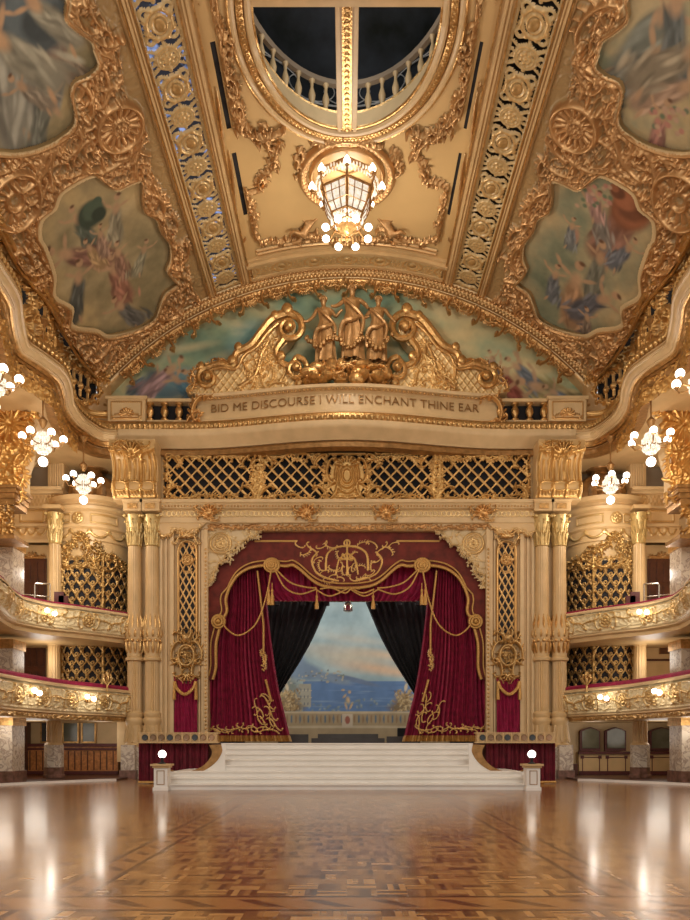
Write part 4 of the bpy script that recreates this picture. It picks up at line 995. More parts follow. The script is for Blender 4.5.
def giant_column(x, label):
    t = thing('stage_column', label, 'column', (x, P-.12, 0), 'giant columns flanking the stage'); r = .29
    mb = MB(); mb.box(-.40, .40, -.40, .40, 0, .12); mb.box(-.37, .37, -.37, .37, .12, z(747)); mb.build('marble_plinth', M['marble'], t, False)
    mb = MB(); b0 = z(747); mb.lathe([(.40, b0), (.42, b0+.1), (.36, b0+.16), (.35, b0+.35), (.33, b0+.85), (.34, b0+.95), (.39, b0+1.05), (.38, b0+1.15), (.33, b0+1.22), (.36, b0+1.3), (.36, b0+1.4), (r, b0+1.48)], n=24)
    for i in range(8): a = 2*PI*i/8; mb.tube([(.33*math.cos(a), .33*math.sin(a), b0+.9), (.36*math.cos(a), .36*math.sin(a), b0+.4), (.44*math.cos(a), .44*math.sin(a), b0+.2)], [.05, .08, .04], 5)
    mb.build('base', M['cream'], t)
    mb = MB().lathe([(r, b0+1.45), (r, z(662))], n=108, flute=18, amp=.13); mb.build('fluted_shaft', M['cream'], t)
    mb = MB(); z0, z1 = z(662), z(612); h = z1-z0
    mb.lathe([(r+.02, z0), (r+.09, z0+.04), (r+.09, z0+.14), (r+.02, z0+.2), (r+.02, z0+.6), (r+.07, z0+.95), (r+.12, z0+1.2), (r+.06, z0+1.5), (r+.01, z0+1.8), (r, z1)], n=24)
    mb.build('carved_band', M['cream'], t)
    mb = MB()
    for i in range(10):
        a = 2*PI*i/10; c, s_ = math.cos(a), math.sin(a)
        mb.ball(((r+.08)*c, (r+.08)*s_, z0+1.15), (.06, .06, .17), 8, 6)
        mb.tube([(c*(r+o), s_*(r+o), z0+q) for o, q in ((.0, .35), (.05, .5), (.08, .7), (.07, .82))], [.05, .07, .05, .02], 5)
        a += PI/10; c, s_ = math.cos(a), math.sin(a)
        mb.tube([(c*(r+o), s_*(r+o), z0+q) for o, q in ((.06, 1.35), (.06, 1.6), (.0, 1.85), (.0, 1.95))], [.035, .055, .03, .015], 5)
        mb.ball(((r+.07)*c, (r+.07)*s_, z0+.85), .07, 6, 5)
    mb.build('gilt_foliage', M['gold'], t)
    mb = MB().lathe([(r, z1-.05), (r*.93, z(548))], n=108, flute=18, amp=.04); mb.build('shaft', M['cream'], t)
    mb = MB(); capital(mb, r*.95, z(548), z(514)-z(548)); mb.build('capital', M['capital'], t)
    mb = MB(); mb.box(-.38, .38, -.36, .36, z(514), z(504.5)); mb.box(-.42, .42, -.40, .36, z(505.5), z(503)); mb.build('impost_block', M['cream'], t, False)
    mb = MB(); mb.box(-.2, .2, -.40, -.35, z(512), z(507)); mb.build('impost_panel', M['gold'], t, False); return t
for px, lb in ((135.5, 'tall gilded column left of the stage, outer one of its pair beside the lattice bay'), (153, 'tall gilded column left of the stage, inner one of its pair'), (541, 'tall gilded column right of the stage, inner one of its pair'), (558.5, 'tall gilded column right of the stage, outer one of its pair beside the lattice bay')):
    giant_column(wx(px), lb)
# console brackets above the column pairs
for s, nm in sides:
    XX = lambda px: wx(px)*(1 if s < 0 else -1); a, b = min(XX(116), XX(161)), max(XX(116), XX(161))
    t = thing('console_bracket', f'large fluted gilt scroll bracket above the {nm} pair of columns', 'bracket')
    prof = [(P-.42, z(503)), (P-.42, z(500)), (P-.62, z(496)), (P-.66, z(489)), (P-.52, z(484)), (P-.48, z(474)), (P-.58, z(466)), (P-.82, z(461)), (P-.95, z(459)), (P-.95, z(448)), (P+.3, z(448)), (P+.3, z(503))]
    pr = smooth(prof[:9], 4)+prof[9:]
    mb = MB(); n = len(pr)
    for x0, x1, dd in [(a, b, 0)]:
        mb.add([(x, y, zz) for x in (x0, x1) for y, zz in pr], [tuple(range(n)), tuple(range(2*n-1, n-1, -1))]+[(i, i+n, (i+1) % n+n, (i+1) % n) for i in range(n)])
    mb.build('bracket_body', M['cream'], t)
    def bul(U, V): zz = [q for _, q in pr[:-3]]; yy = [q for q, _ in pr[:-3]]; return np.interp(V, zz, yy)-.01
    cc = Canvas(a, b, z(501.5), z(449), .022, ground=(.62, .42, .19)); w_ = b-a
    for k in range(9): cc.stroke([(a+w_*(k+.5)/9, z(484)), (a+w_*(k+.5)/9, z(466))], .05, .06, .07)
    for f in (.06, .94, .36, .64): cc.stroke([(a+w_*f, z(500)), (a+w_*f, z(462))], .05, .06, .12)
    for f in (.2, .5, .8): cc.scroll(a+w_*f, z(493), .58, 0, 'C', 1, .12, 1.2); cc.scroll(a+w_*f, z(489), .5, PI, 'C', 1, .1)
    cc.run([(a+.05, z(460)), (b-.05, z(460))], .62, .55, .17, seed=4); cc.run([(a+.05, z(453)), (b-.05, z(453))], .5, .6, .15, seed=5); cc.shell((a+b)/2, z(462), .45, .2, PI-.2, 7, .2)
    cc.stroke([(a, z(500.5)), (b, z(500.5))], .06)
    cc.mesh('carved_face', plane_y(0, bul), t, gold=(.58, .35, .12))

# ================================================================== STAGE, STEPS, CURTAINS
ST = 1.46; SF = 28.0; STB = wx(215, SF), wx(480, SF)
mb = MB(); mb.box(-7.2, 7.2, SF, P+.05, 0, ST); mb.box(-6.6, 6.6, P+.0, 41, 0, ST); mb.build('stage_platform', M['wood'], smooth=False, label='raised stage floor behind the white steps under the proscenium', category='stage')
# flight of white steps with side strings
t = thing('white_steps', 'wide flight of white painted steps leading up to the stage', 'steps', (0, 24, 0))
n = 8; NS = 24.0; rise = ST/n; run_ = (SF-NS)/n
for i in range(n):
    y0 = NS+i*run_-24; half = 5.75 if i < 2 else 5.25-.0*i
    half = [5.72, 5.68, 5.66, 4.5, 4.5, 4.5, 4.5, 4.5][i]
    mb = MB(); mb.box(-half, half, y0, SF-24, i*rise+(.0 if i else .002), (i+1)*rise-.035); mb.box(-half, half, y0-.05, SF-24, (i+1)*rise-.04, (i+1)*rise); mb.build('step', M['white'], t, False)
for s, nm in sides:
    # front apron screen: scooped side panel (white with a gilt crescent) in front of the velvet
    sx = 1 if s < 0 else -1; YA = 25.42
    X2 = lambda px: wx(px, YA)*sx; Z2 = lambda py: wz(py, YA)
    arc = smooth([(221, 744.5), (222, 752), (216, 762), (205, 770), (192, 773.5), (180, 773), (166, 770)], 6)
    inner = smooth([(209, 745), (212, 753), (207, 762), (199, 768), (188, 771.5), (178, 771.5), (168, 769)], 6)
    poly = [(X2(p), Z2(q_)) for p, q_ in arc]+[(X2(p), Z2(q_)) for p, q_ in reversed(inner)]
    o = MB().prism(poly, YA, YA+.08).build('gilt_crescent', M['bronze'], t, False); o.location.y = -24
    poly = [(X2(p), Z2(q_)) for p, q_ in arc]+[(X2(166), 0.01), (X2(225), 0.01), (X2(225), Z2(744))]
    o = MB().prism(poly, YA+.02, YA+.07).build('scooped_panel', M['white'], t, False); o.location.y = -24
    # newel post and lamp
    pt_ = thing('newel_post', f'square white newel post with a gilt panel at the {nm} foot of the steps', 'newel post', (s*5.75, NS-.1, 0))
    mb = MB(); mb.box(-.24, .24, -.24, .24, 0, .1); mb.box(-.21, .21, -.21, .21, .1, .72); mb.build('post', M['white'], pt_, False)
    mb = MB(); mb.box(-.30, .30, -.30, .30, .76, .82); mb.box(-.25, .25, -.25, .25, .70, .76); mb.build('cap', M['cream'], pt_, False)
    mb = MB()
    for a, b, c, d in ((-.12, .12, .18, .20), (-.12, .12, .60, .62), (-.12, -.10, .18, .62), (.10, .12, .18, .62)): mb.box(a, b, -.225, -.205, c, d)
    mb.build('gilt_frame', M['bronze'], pt_, False)
    lp = thing('globe_lamp', f'small glowing globe lamp on the {nm} newel post', 'lamp', (s*5.75, NS-.1, .82))
    MB().lathe([(.12, 0), (.12, .03), (.05, .06), (.04, .16), (.09, .2)], n=14).build('lamp_foot', M['dark'], lp)
    MB().ball((0, 0, .30), .125, 16, 10).build('globe', M['globe'], lp)
    # velvet apron under the footlights
    mb = MB(); n_ = 90; a, b = s*4.98, s*7.48
    vs = [(a+(b-a)*i/n_, 27.6+.06*math.sin(i*.75)+.03*math.sin(i*1.9), zz) for zz in (.04, .5, 1.0, ST+.0) for i in range(n_+1)]
    mb.add(vs, [(j*(n_+1)+i, j*(n_+1)+i+1, (j+1)*(n_+1)+i+1, (j+1)*(n_+1)+i) for j in range(3) for i in range(n_)])
    ap = mb.build('velvet_apron', M['velvetd'], label=f'deep red pleated velvet hanging under the footlights, {nm} of the steps', category='drape')
    mb = MB(); mb.tube([(a+(b-a)*i/20, 27.5, .06) for i in range(21)], .05, 5); fr = mb.build('gold_fringe', M['braid'], ap)
    # footlight box with roundels
    fb = thing('footlight_box', f'low cream box with a row of round lights, {nm} of the steps', 'footlights', (s*5.98, 27.35, ST))
    mb = MB(); mb.box(-1.36, 1.36, -.1, .25, .02, .36); mb.box(-1.42, 1.42, -.13, .28, .0, .05); mb.box(-1.42, 1.42, -.13, .28, .34, .38); mb.build('box', M['cream'], fb, False)
    for i in range(9):
        x = -1.18+i*.295; rg = []
        pr_ = [(.0, -.03), (.085, -.02), (.11, 0), (.11, .03)]
        vs = []; nn = 14
        for r_, d in pr_[1:]: vs += [(x+r_*math.cos(2*PI*k/nn), -.135-d*.5, .2+r_*math.sin(2*PI*k/nn)) for k in range(nn)]
        m2 = MB().add(vs, [(j*nn+k, j*nn+(k+1) % nn, (j+1)*nn+(k+1) % nn, (j+1)*nn+k) for j in range(2) for k in range(nn)]+[tuple(range(nn))])
        m2.build('round_light', M['roundel'] if (i % 3) else M['darkglass'], fb)
        if i < 8: MB().box(x+.12, x+.175, -.15, -.1, .05, .34).build('divider', M['cream'], fb, False)

# backdrop
YB = 39.0
X3 = lambda px: wx(px, YB); Z3 = lambda py: wz(py, YB)
cv = Canvas(X3(245), X3(450), ST, Z3(590), .045)
pt = Paint(cv, [(0, (.26, .38, .42)), (.5, (.36, .48, .50)), (1, (.48, .56, .54))], (6, 6), 5)
g = lambda a, b, rx, ry, c, an=0, soft=.6, op=1.: pt.ell(X3(a), Z3(b), rx*YB/F, ry*YB/F, an, c, soft, op)
for a, b, rx, ry, c in ((345, 655, 60, 12, (.62, .52, .36)), (375, 668, 55, 9, (.72, .46, .26)), (330, 650, 30, 6, (.50, .50, .45)), (385, 655, 45, 8, (.70, .52, .34)), (360, 640, 50, 6, (.55, .55, .48)), (395, 672, 40, 6, (.74, .52, .34))): g(a, b, rx, ry, c, -.12, 1., .8)
sea = cv.V < Z3(681); pt.A[sea & (cv.U > X3(303))] = (.13, .23, .42)
for i in range(30): g(pt.r.uniform(315, 415), pt.r.uniform(682, 708), pt.r.uniform(8, 22), .9, pt.r.choice(((.20, .32, .50), (.08, .15, .33), (.28, .38, .50), (.11, .20, .40))), 0, .8, .7)
for a, b, rx, ry, c in ((288, 664, 22, 20, (.17, .24, .36)), (304, 671, 26, 11, (.20, .28, .38)), (330, 678, 28, 5, (.22, .29, .38)), (355, 680, 30, 3, (.16, .22, .33)), (283, 690, 22, 18, (.22, .25, .22)), (275, 700, 25, 14, (.25, .24, .17))): g(a, b, rx, ry, c, -.25, .4)
for i in range(46): a = pt.r.uniform(282, 345); b = 676+pt.r.uniform(-6, 6)+max(0, 312-a)*.35; g(a, b, pt.r.uniform(.6, 2), pt.r.uniform(.6, 1.6), pt.r.choice(((.42, .38, .28), (.16, .19, .22), (.45, .42, .33), (.2, .24, .2))), 0, .3)
def rc(x0, x1, y0, y1, c): pt.A[(cv.U > X3(x0)) & (cv.U < X3(x1)) & (cv.V < Z3(y0)) & (cv.V > Z3(y1))] = c
for b in (688, 695, 702):
    rc(299, 311, b-4, b+4.5, (.40, .38, .30)); rc(296, 300, b-1, b+4.5, (.28, .28, .25)); rc(298, 312, b-4.5, b-3.7, (.52, .48, .36))
for b in (690, 697, 704):
    for a in (301, 304.5, 308): g(a, b, .8, 1.6, (.12, .14, .18), 0, .3)
for i in range(60): a, b = pt.r.choice(((320, 708), (355, 705), (368, 704), (335, 710), (398, 704), (300, 712))); g(a+pt.r.uniform(-10, 10), b+pt.r.uniform(-5, 3), 2, 1.2, pt.r.choice(((.34, .40, .38), (.24, .30, .28), (.15, .22, .26))), pt.r.uniform(0, 3), .5, .8)
for cx_, sg in ((289, 1), (404, -1)):
    g(cx_, 702, 13, 11, (.27, .19, .10), 0, .6); g(cx_+3*sg, 708, 17, 6, (.22, .16, .09), 0, .6)
    for i in range(150): g(cx_+pt.r.uniform(-14, 14)*(.4+.6*pt.r.random()), pt.r.uniform(690, 711), pt.r.uniform(.8, 2.6), pt.r.uniform(.5, 1.1), pt.r.choice(((.50, .36, .17), (.25, .15, .06), (.60, .46, .25), (.36, .24, .11))), pt.r.uniform(0, 3), .4)
    g(cx_-2*sg, 687, 2, 5, (.62, .52, .36), .2*sg, .4); g(cx_-2*sg, 680, 2, 2.2, (.6, .5, .36), 0, .4)
bal_ = cv.V < Z3(712); pt.A[bal_] = (.40, .30, .17)
for i in range(34): g(279+i*4.2, 719, 1.1, 5, (.13, .17, .20) if i % 2 else (.30, .19, .10), 0, .3)
g(347, 712.5, 95, 1.3, (.58, .47, .30), 0, .3); g(347, 727, 95, 1.6, (.55, .45, .29), 0, .3)
pt.A[(abs(cv.U-X3(347.5)) < .26) & (cv.V < Z3(714)) & (cv.V > Z3(727))] = (.60, .50, .36); g(347.5, 720, 2.8, 4.5, (.35, .12, .08), 0, .2)
for a, b, rx, ry, an in ((348, 700, 2.6, 4.5, .2), (349.5, 692, 2, 2.2, 0), (346, 706, 1.4, 5, .3), (351, 706, 1.4, 5, -.4), (344.5, 696, 1.2, 3.6, -.7), (343, 690, 2.4, 1.4, 0)): g(a, b, rx, ry, (.50, .36, .20), an, .5); g(a+.5, b+.3, rx*.5, ry*.6, (.62, .48, .30), an, .6)
cv.mesh('painted_backdrop', plane_y(YB), paint=pt.done(), m=M['paint'], label='painted stage backdrop of a blue bay at sunset with hills and a balustrade', category='backdrop')
# low black and grey platforms on the stage
mb = MB(); YS = 36.5; mb.box(wx(278, YS), wx(298, YS), YS, YS+.5, ST, wz(736, YS)); mb.box(wx(398, YS), wx(420, YS), YS, YS+.5, ST, wz(728, YS)); mb.build('black_flight_case', M['black'], smooth=False, label='low black masking board along the back of the stage', category='stage equipment')
mb = MB(); mb.box(wx(312, YS), wx(384, YS), YS-.6, YS+1, ST, ST+.22); mb.box(wx(318, YS), wx(378, YS), YS-.3, YS+1, ST+.22, ST+.42); mb.build('low_riser', mat('grey_riser', (.10, .09, .085), .6), smooth=False, label='low grey two-level riser in the centre of the stage', category='platform')
mb = MB(); mb.box(wx(285, YS), wx(309, YS), YS-1., YS-.5, ST, ST+.28); mb.box(wx(286, YS), wx(309, YS), YS-.9, YS-.5, ST+.28, ST+.4); mb.build('side_riser', bpy.data.materials['grey_riser'], smooth=False, label='small grey riser behind the left red curtain foot', category='platform')
mb = MB(); mb.box(wx(386, YS), wx(416, YS), YS-1., YS-.5, ST, ST+.3); mb.build('side_riser', bpy.data.materials['grey_riser'], smooth=False, label='small grey riser behind the right red curtain foot', category='platform')
# stage house walls
mb = MB(); mb.box(-8, -7.6, P+.6, 41, 0, 11); mb.box(7.6, 8, P+.6, 41, 0, 11); mb.box(-8, 8, 40.5, 41, 0, 11); mb.box(-8, 8, P+.6, 41, 11, 11.3); mb.build('wall_stage', M['black'], smooth=False, kind='structure')

def drape(name, m, rows, folds, amp, Y, parent=None, n=120, ph=0., **tg):   # rows: (z, x_left, x_right)
    rows = smooth(rows, 5); vs = []
    for zz, a, b in rows:
        wdt = abs(b-a)
        for i in range(n+1):
            u = i/n; vs.append((a+(b-a)*u, Y+amp*math.sin(u*2*PI*folds+ph)+amp*.45*math.sin(u*2*PI*folds*.37+ph*2+zz*.25)+amp*.3*math.sin(u*2*PI*folds*1.9+zz*.1), zz))
    mb = MB(); mb.add(vs, [(j*(n+1)+i, j*(n+1)+i+1, (j+1)*(n+1)+i+1, (j+1)*(n+1)+i) for j in range(len(rows)-1) for i in range(n)])
    return mb.build(name, m, parent, **tg)
for s, nm in sides:
    YR = P+.55; XR = lambda px: wx(px, YR)*(1 if s < 0 else -1); ZR = lambda py: wz(py, YR)
    t = thing('stage_curtain', f'full length crimson velvet stage curtain swept to the {nm} with gold embroidery', 'curtain')
    drape('velvet', M['velvet'], [(ZR(737), XR(202), XR(290)), (ZR(715), XR(206), XR(285)), (ZR(690), XR(207.5), XR(279)), (ZR(660), XR(208.5), XR(274)), (ZR(630), XR(212), XR(270)), (ZR(600), XR(217), XR(267)), (ZR(560), XR(219), XR(264))], 17, .09, YR, t, 170, 1.)
    drape('gold_fringe', M['braid'], [(ZR(741.5), XR(200.5), XR(292)), (ZR(738), XR(201), XR(291)), (ZR(735.5), XR(202), XR(290))], 17, .11, YR-.05, t, 170, 1.)
    cc = Canvas(*sorted((XR(203), XR(288))), ZR(734), ZR(640), .02); rr = random.Random(4)
    cc.run([(XR(p), ZR(q)) for p, q in ((206, 728), (225, 730), (245, 728), (262, 730), (280, 730))], .5, .42, .03, seed=3, kinds='POP', fat=.75)
    cc.run([(XR(p), ZR(q)) for p, q in ((266, 725), (258, 712), (254, 702))], .62, .4, .03, seed=4, kinds='OP', fat=.65); cc.run([(XR(p), ZR(q)) for p, q in ((276, 727), (271, 712), (266, 695))], .6, .4, .03, seed=6, kinds='OP', fat=.65)
    cc.run([(XR(p), ZR(q)) for p, q in ((268, 700), (262, 692))], .45, .6, .03, seed=8, kinds='OP', fat=.8); cc.run([(XR(p), ZR(q)) for p, q in ((264, 668), (264, 655), (262, 648))], .35, .5, .03, seed=9)
    cc.mesh('gold_embroidery', plane_y(YR-.17), t, keep=cc.H > .014, gold=(.52, .28, .07), metal=.3)
    mb = MB(); mb.tube([(XR(258), YR-.2, ZR(572)), (XR(264), YR-.2, ZR(625)), (XR(264), YR-.2, ZR(655))], .045, 6); mb.tube([(XR(266), YR-.2, ZR(680)), (XR(272), YR-.2, ZR(702))], .05, 6)
    mb.build('gold_cord', M['braid'], t)
    # black inner drapes
    YK = 35.; XK = lambda px: wx(px, YK)*(1 if s < 0 else -1); ZK = lambda py: wz(py, YK)
    drape('black_drape', M['black'], [(ZK(737), XK(255), XK(262)), (ZK(712), XK(255), XK(268)), (ZK(692), XK(255), XK(281)), (ZK(676), XK(255), XK(291)), (ZK(660), XK(255), XK(301)), (ZK(640), XK(255), XK(312)), (ZK(620), XK(255), XK(321)), (ZK(598), XK(255), XK(330))], 11, .09, YK, None, 110, .4,
          label=f'plain black drape pulled back to the {nm} in front of the painted backdrop', category='curtain')
# truss bar with small lamps above the black drapes
t = thing('lighting_bar', 'thin metal bar of small stage lamps across the top of the black drapes', 'stage lighting', (0, 34.6, wz(601, 34.6)))
mb = MB(); mb.tube([(-4.2, 0, 0), (4.2, 0, 0)], .05, 8); mb.build('bar', M['chrome'], t)
for px in (277, 303, 327, 375, 399, 418): MB().lathe([(.03, .1), (.05, .04), (.11, -.02), (.12, -.16), (.10, -.17)], (wx(px, 34.6), 0, -.05), 12).build('stage_lamp', M['black'], t)
mb = MB(); mb.lathe([(.05, .15), (.16, .05), (.2, -.1), (.22, -.3), (.12, -.34)], (wx(348, 34.6), 0, -.15), 16); mb.build('mirror_lamp', M['chrome'], t)
# pelmet
YPm = P+.2
XP = lambda px: wx(px, YPm); ZP = lambda py: wz(py, YPm)
edge = [(213, 680), (216, 668), (216, 650), (217, 640), (222, 622), (227, 612), (226, 600), (230, 588), (237, 577), (247, 570), (258, 567), (272, 566), (286, 567), (293, 566), (301, 571), (311, 580), (321, 586), (334, 588.5), (347, 589)]
full_e = edge + [(694-p, q) for p, q in reversed(edge[:-1])]
low = smooth([(XP(a), ZP(b)) for a, b in full_e], 5)
t = thing('velvet_pelmet', 'russet velvet pelmet with scalloped gold-braided edge framing the top of the stage', 'pelmet')
poly = [(XP(207), ZP(680))]+low+[(XP(487), ZP(680)), (XP(487), ZP(529)), (XP(207), ZP(529))]
mb = MB(); mb.prism(poly, YPm, YPm+.1); mb.build('velvet', M['pelmet'], t, False)
mb = MB(); mb.tube([(x, YPm-.06, zz+.02) for x, zz in low], .065, 6); mb.tube([(x+(.22 if x < 0 else -.22)*(0 if abs(x) < 5.0 else -1), YPm-.05, zz+.22*(1 if abs(x) < 5. else .2)) for x, zz in low], .035, 6); mb.build('gold_braid', M['braid'], t)
# under-band below braid (lighter gold band)
cc = Canvas(XP(215), XP(480), ZP(572), ZP(530), .02)
def emb(cc, s):
    X_ = lambda px: XP(347)+s*(XP(px)-XP(347))
    cc.stroke([(X_(255), ZP(541)), (X_(297), ZP(541))], .035, .035, .03); cc.scroll(X_(300), ZP(545), .42, -s*.4, 'O', s, .03, .8); cc.scroll(X_(312), ZP(549), .55, -s*.5, 'P', -s, .03, .8)
    cc.scroll(X_(322), ZP(545), .5, s*.5, 'O', s, .03, .8)
    cc.stroke(smooth([(X_(318), ZP(552)), (X_(312), ZP(560)), (X_(316), ZP(572)), (X_(326), ZP(578)), (X_(338), ZP(581))], 6), .035, .035, .03)
    for a, b, r in ((318, 560, .4), (324, 573, .4), (333, 577, .38), (341, 579, .3)): cc.scroll(X_(a), ZP(b), r, r*9, 'O', s, .03, .9)
    cc.stroke(smooth([(X_(326), ZP(570)), (X_(327), ZP(555)), (X_(335), ZP(548)), (X_(347), ZP(546))], 6), .04, .04, .03)
    cc.stroke(smooth([(X_(336), ZP(574)), (X_(339), ZP(560)), (X_(347), ZP(553))], 6), .03, .03, .03)
    cc.scroll(X_(340), ZP(567), .4, 1.2, 'O', s, .03)
cc = Canvas(XP(215), XP(480), ZP(586), ZP(530), .02)
for s in (-1, 1):
    emb(cc, s)
    for a_, b_, r_, n_ in ((331, 545, .5, .3), (306, 551, .5, -.6), (340, 556, .4, 1.), (334, 568, .45, .2), (321, 566, .4, 1.4), (329, 580, .45, 0), (344, 571, .35, 1.5)): cc.scroll(XP(347)+s*(XP(a_)-XP(347)), ZP(b_), r_, n_*-s, 'C', s, .03, .55)
x = XP(347); cc.shell(x, ZP(560), .35, .2, PI-.2, 5, .03); cc.stroke([(x, ZP(575)), (x, ZP(541))], .04, .03, .03); cc.ring(x, ZP(543), .12, .03, .03)
cc.mesh('gold_crest_embroidery', plane_y(YPm-.01), t, keep=cc.H > .014, gold=(.60, .34, .09), metal=.3)
for px in (272, 422):
    r_ = MB(); x, zz = XP(px), ZP(566)
    for rr_, dy in ((.30, 0), (.2, .06), (.10, .1)): r_.tube([(x+rr_*math.cos(a*PI/10), YPm-.14-dy, zz+rr_*.9*math.sin(a*PI/10)) for a in range(21)], .06, 6)
    r_.ball((x, YPm-.2, zz), .12, 8, 6); r_.build('braid_rosette', M['braid'], t)
for px, py in ((219, 622), (475, 622)):
    r_ = MB(); x, zz = XP(px), ZP(py)
    for rr_, dy in ((.26, 0), (.16, .06)): r_.tube([(x+rr_*math.cos(a*PI/10), YPm-.14-dy, zz+rr_*math.sin(a*PI/10)) for a in range(21)], .055, 6)
    r_.ball((x, YPm-.2, zz), .1, 8, 6); r_.build('braid_rosette', M['braid'], t)
# inner purple valance
drape('inner_valance', M['magenta'], [(wz(601, P+.9), wx(262, P+.9), wx(432, P+.9)), (wz(590, P+.9), wx(250, P+.9), wx(444, P+.9)), (wz(575, P+.9), wx(245, P+.9), wx(449, P+.9)), (wz(562, P+.9), wx(245, P+.9), wx(449, P+.9))], 34, .06, P+.9, None, 240,
      label='pleated magenta velvet valance behind the gold-edged pelmet', category='curtain')
# rope swags and tassels
def rope(pts, label, r=.035, tas=()):
    t = thing('rope_swag', label, 'rope swag'); mb = MB()
    for p in pts:
        q = smooth([(XP(a), YPm-.2, ZP(b)) for a, b in p], 8); mb.tube(q, r, 6)
    mb.build('rope', M['braid'], t)
    for px, y0, y1, wd in tas:
        for dx in ((-.07, .07) if wd > .1 else (0,)):
            m2 = MB(); x = XP(px)+dx; m2.tube([(x, YPm-.22, ZP(y0-6)), (x, YPm-.22, ZP(y0))], .02, 5)
            m2.lathe([(.03, 0), (.06, -.05), (.05, -.12), (.04, -.16), (.085, -.4), (.09, ZP(y1)-ZP(y0)), (.02, ZP(y1)-ZP(y0))], (x, YPm-.22, ZP(y0)), 10); m2.build('tassel', M['braid'], t)
rope([[(272, 570), (266, 600), (256, 625), (240, 636), (228, 630), (222, 620)]], 'gold rope looped across the left red curtain from its rosette', tas=[(271, 590, 606, .2)])
rope([[(422, 570), (428, 600), (438, 625), (454, 636), (466, 630), (472, 620)]], 'gold rope looped across the right red curtain from its rosette', tas=[(423, 590, 606, .2)])
rope([[(275, 570), (285, 588), (300, 595), (317, 590)], [(276, 570), (290, 583), (305, 588), (317, 589)], [(317, 591), (330, 597), (347, 590)], [(320, 590), (332, 589), (345, 594), (352, 589), (360, 590)]], 'gold rope swags under the centre left of the pelmet', tas=[(317, 596, 610, .05)])
rope([[(419, 570), (409, 588), (394, 595), (377, 590)], [(418, 570), (404, 583), (389, 588), (377, 589)], [(377, 591), (364, 597), (350, 590)], [(374, 590), (362, 594), (350, 588)]], 'gold rope swags under the centre right of the pelmet', tas=[(373, 596, 610, .05)])

# ================================================================== SIDE GALLERIES
def chandelier(name, label, loc, arms, R1, body, rod, grp=None, low=True):
    t = thing(name, label, 'chandelier', loc, grp)
    mb = MB(); mb.tube([(0, 0, rod), (0, 0, .5)], .03, 6); mb.lathe([(.03, .9), (.16, .75), (.1, .6), (.05, .5)], n=12); mb.lathe([(.08, rod), (.2, rod-.05), (.05, rod-.25)][::-1], n=12); mb.build('stem', M['bronze'], t)
    mb = MB()
    for i in range(10):                                           # crystal basket
        a = 2*PI*i/10
        mb.tube([(math.cos(a)*q*body, math.sin(a)*q*body, zz*.8) for q, zz in ((.35, .45), (.8, .2), (1., 0), (.8, -.3), (.3, -.45))], .025, 5)
        for q, zz in ((.9, .12), (1., -.05), (.85, -.25), (.6, .33), (.5, -.38)): mb.ball((math.cos(a+.3)*q*body, math.sin(a+.3)*q*body, zz*.8), (.05, .05, .07), 6, 4)
    mb.build('crystal_basket', M['crystal'], t)
    ar = MB(); arm_list = []
    for i in range(arms):
        a = 2*PI*(i+.25)/arms; c, s_ = math.cos(a), math.sin(a)
        m2 = MB(); m2.tube([(c*q, s_*q, zz) for q, zz in ((.1, .0), (body, -.12), (R1*.85, -.1), (R1, .05))], .028, 5); m2.lathe([(.02, .0), (.09, .05), (.07, .1)], (c*R1, s_*R1, .03), 8)
        o = m2.build('arm', M['bronze'], t); MB().ball((c*R1, s_*R1, .18), .13, 12, 8).build('globe', M['globe'], o)
    if low: MB().ball((0, 0, -.64), .16, 14, 10).build('bottom_globe', M['globe'], t)
    return t
def plight(loc, e, r=.3, col=(1, .91, .79)):
    d = bpy.data.lights.new('lamp', 'POINT'); d.energy = e; d.shadow_soft_size = r; d.color = col  # shared name: serves real fixtures and unseen added fill lights
    o = bpy.data.objects.new('lamp', d); o.location = loc; C.objects.link(o); return o

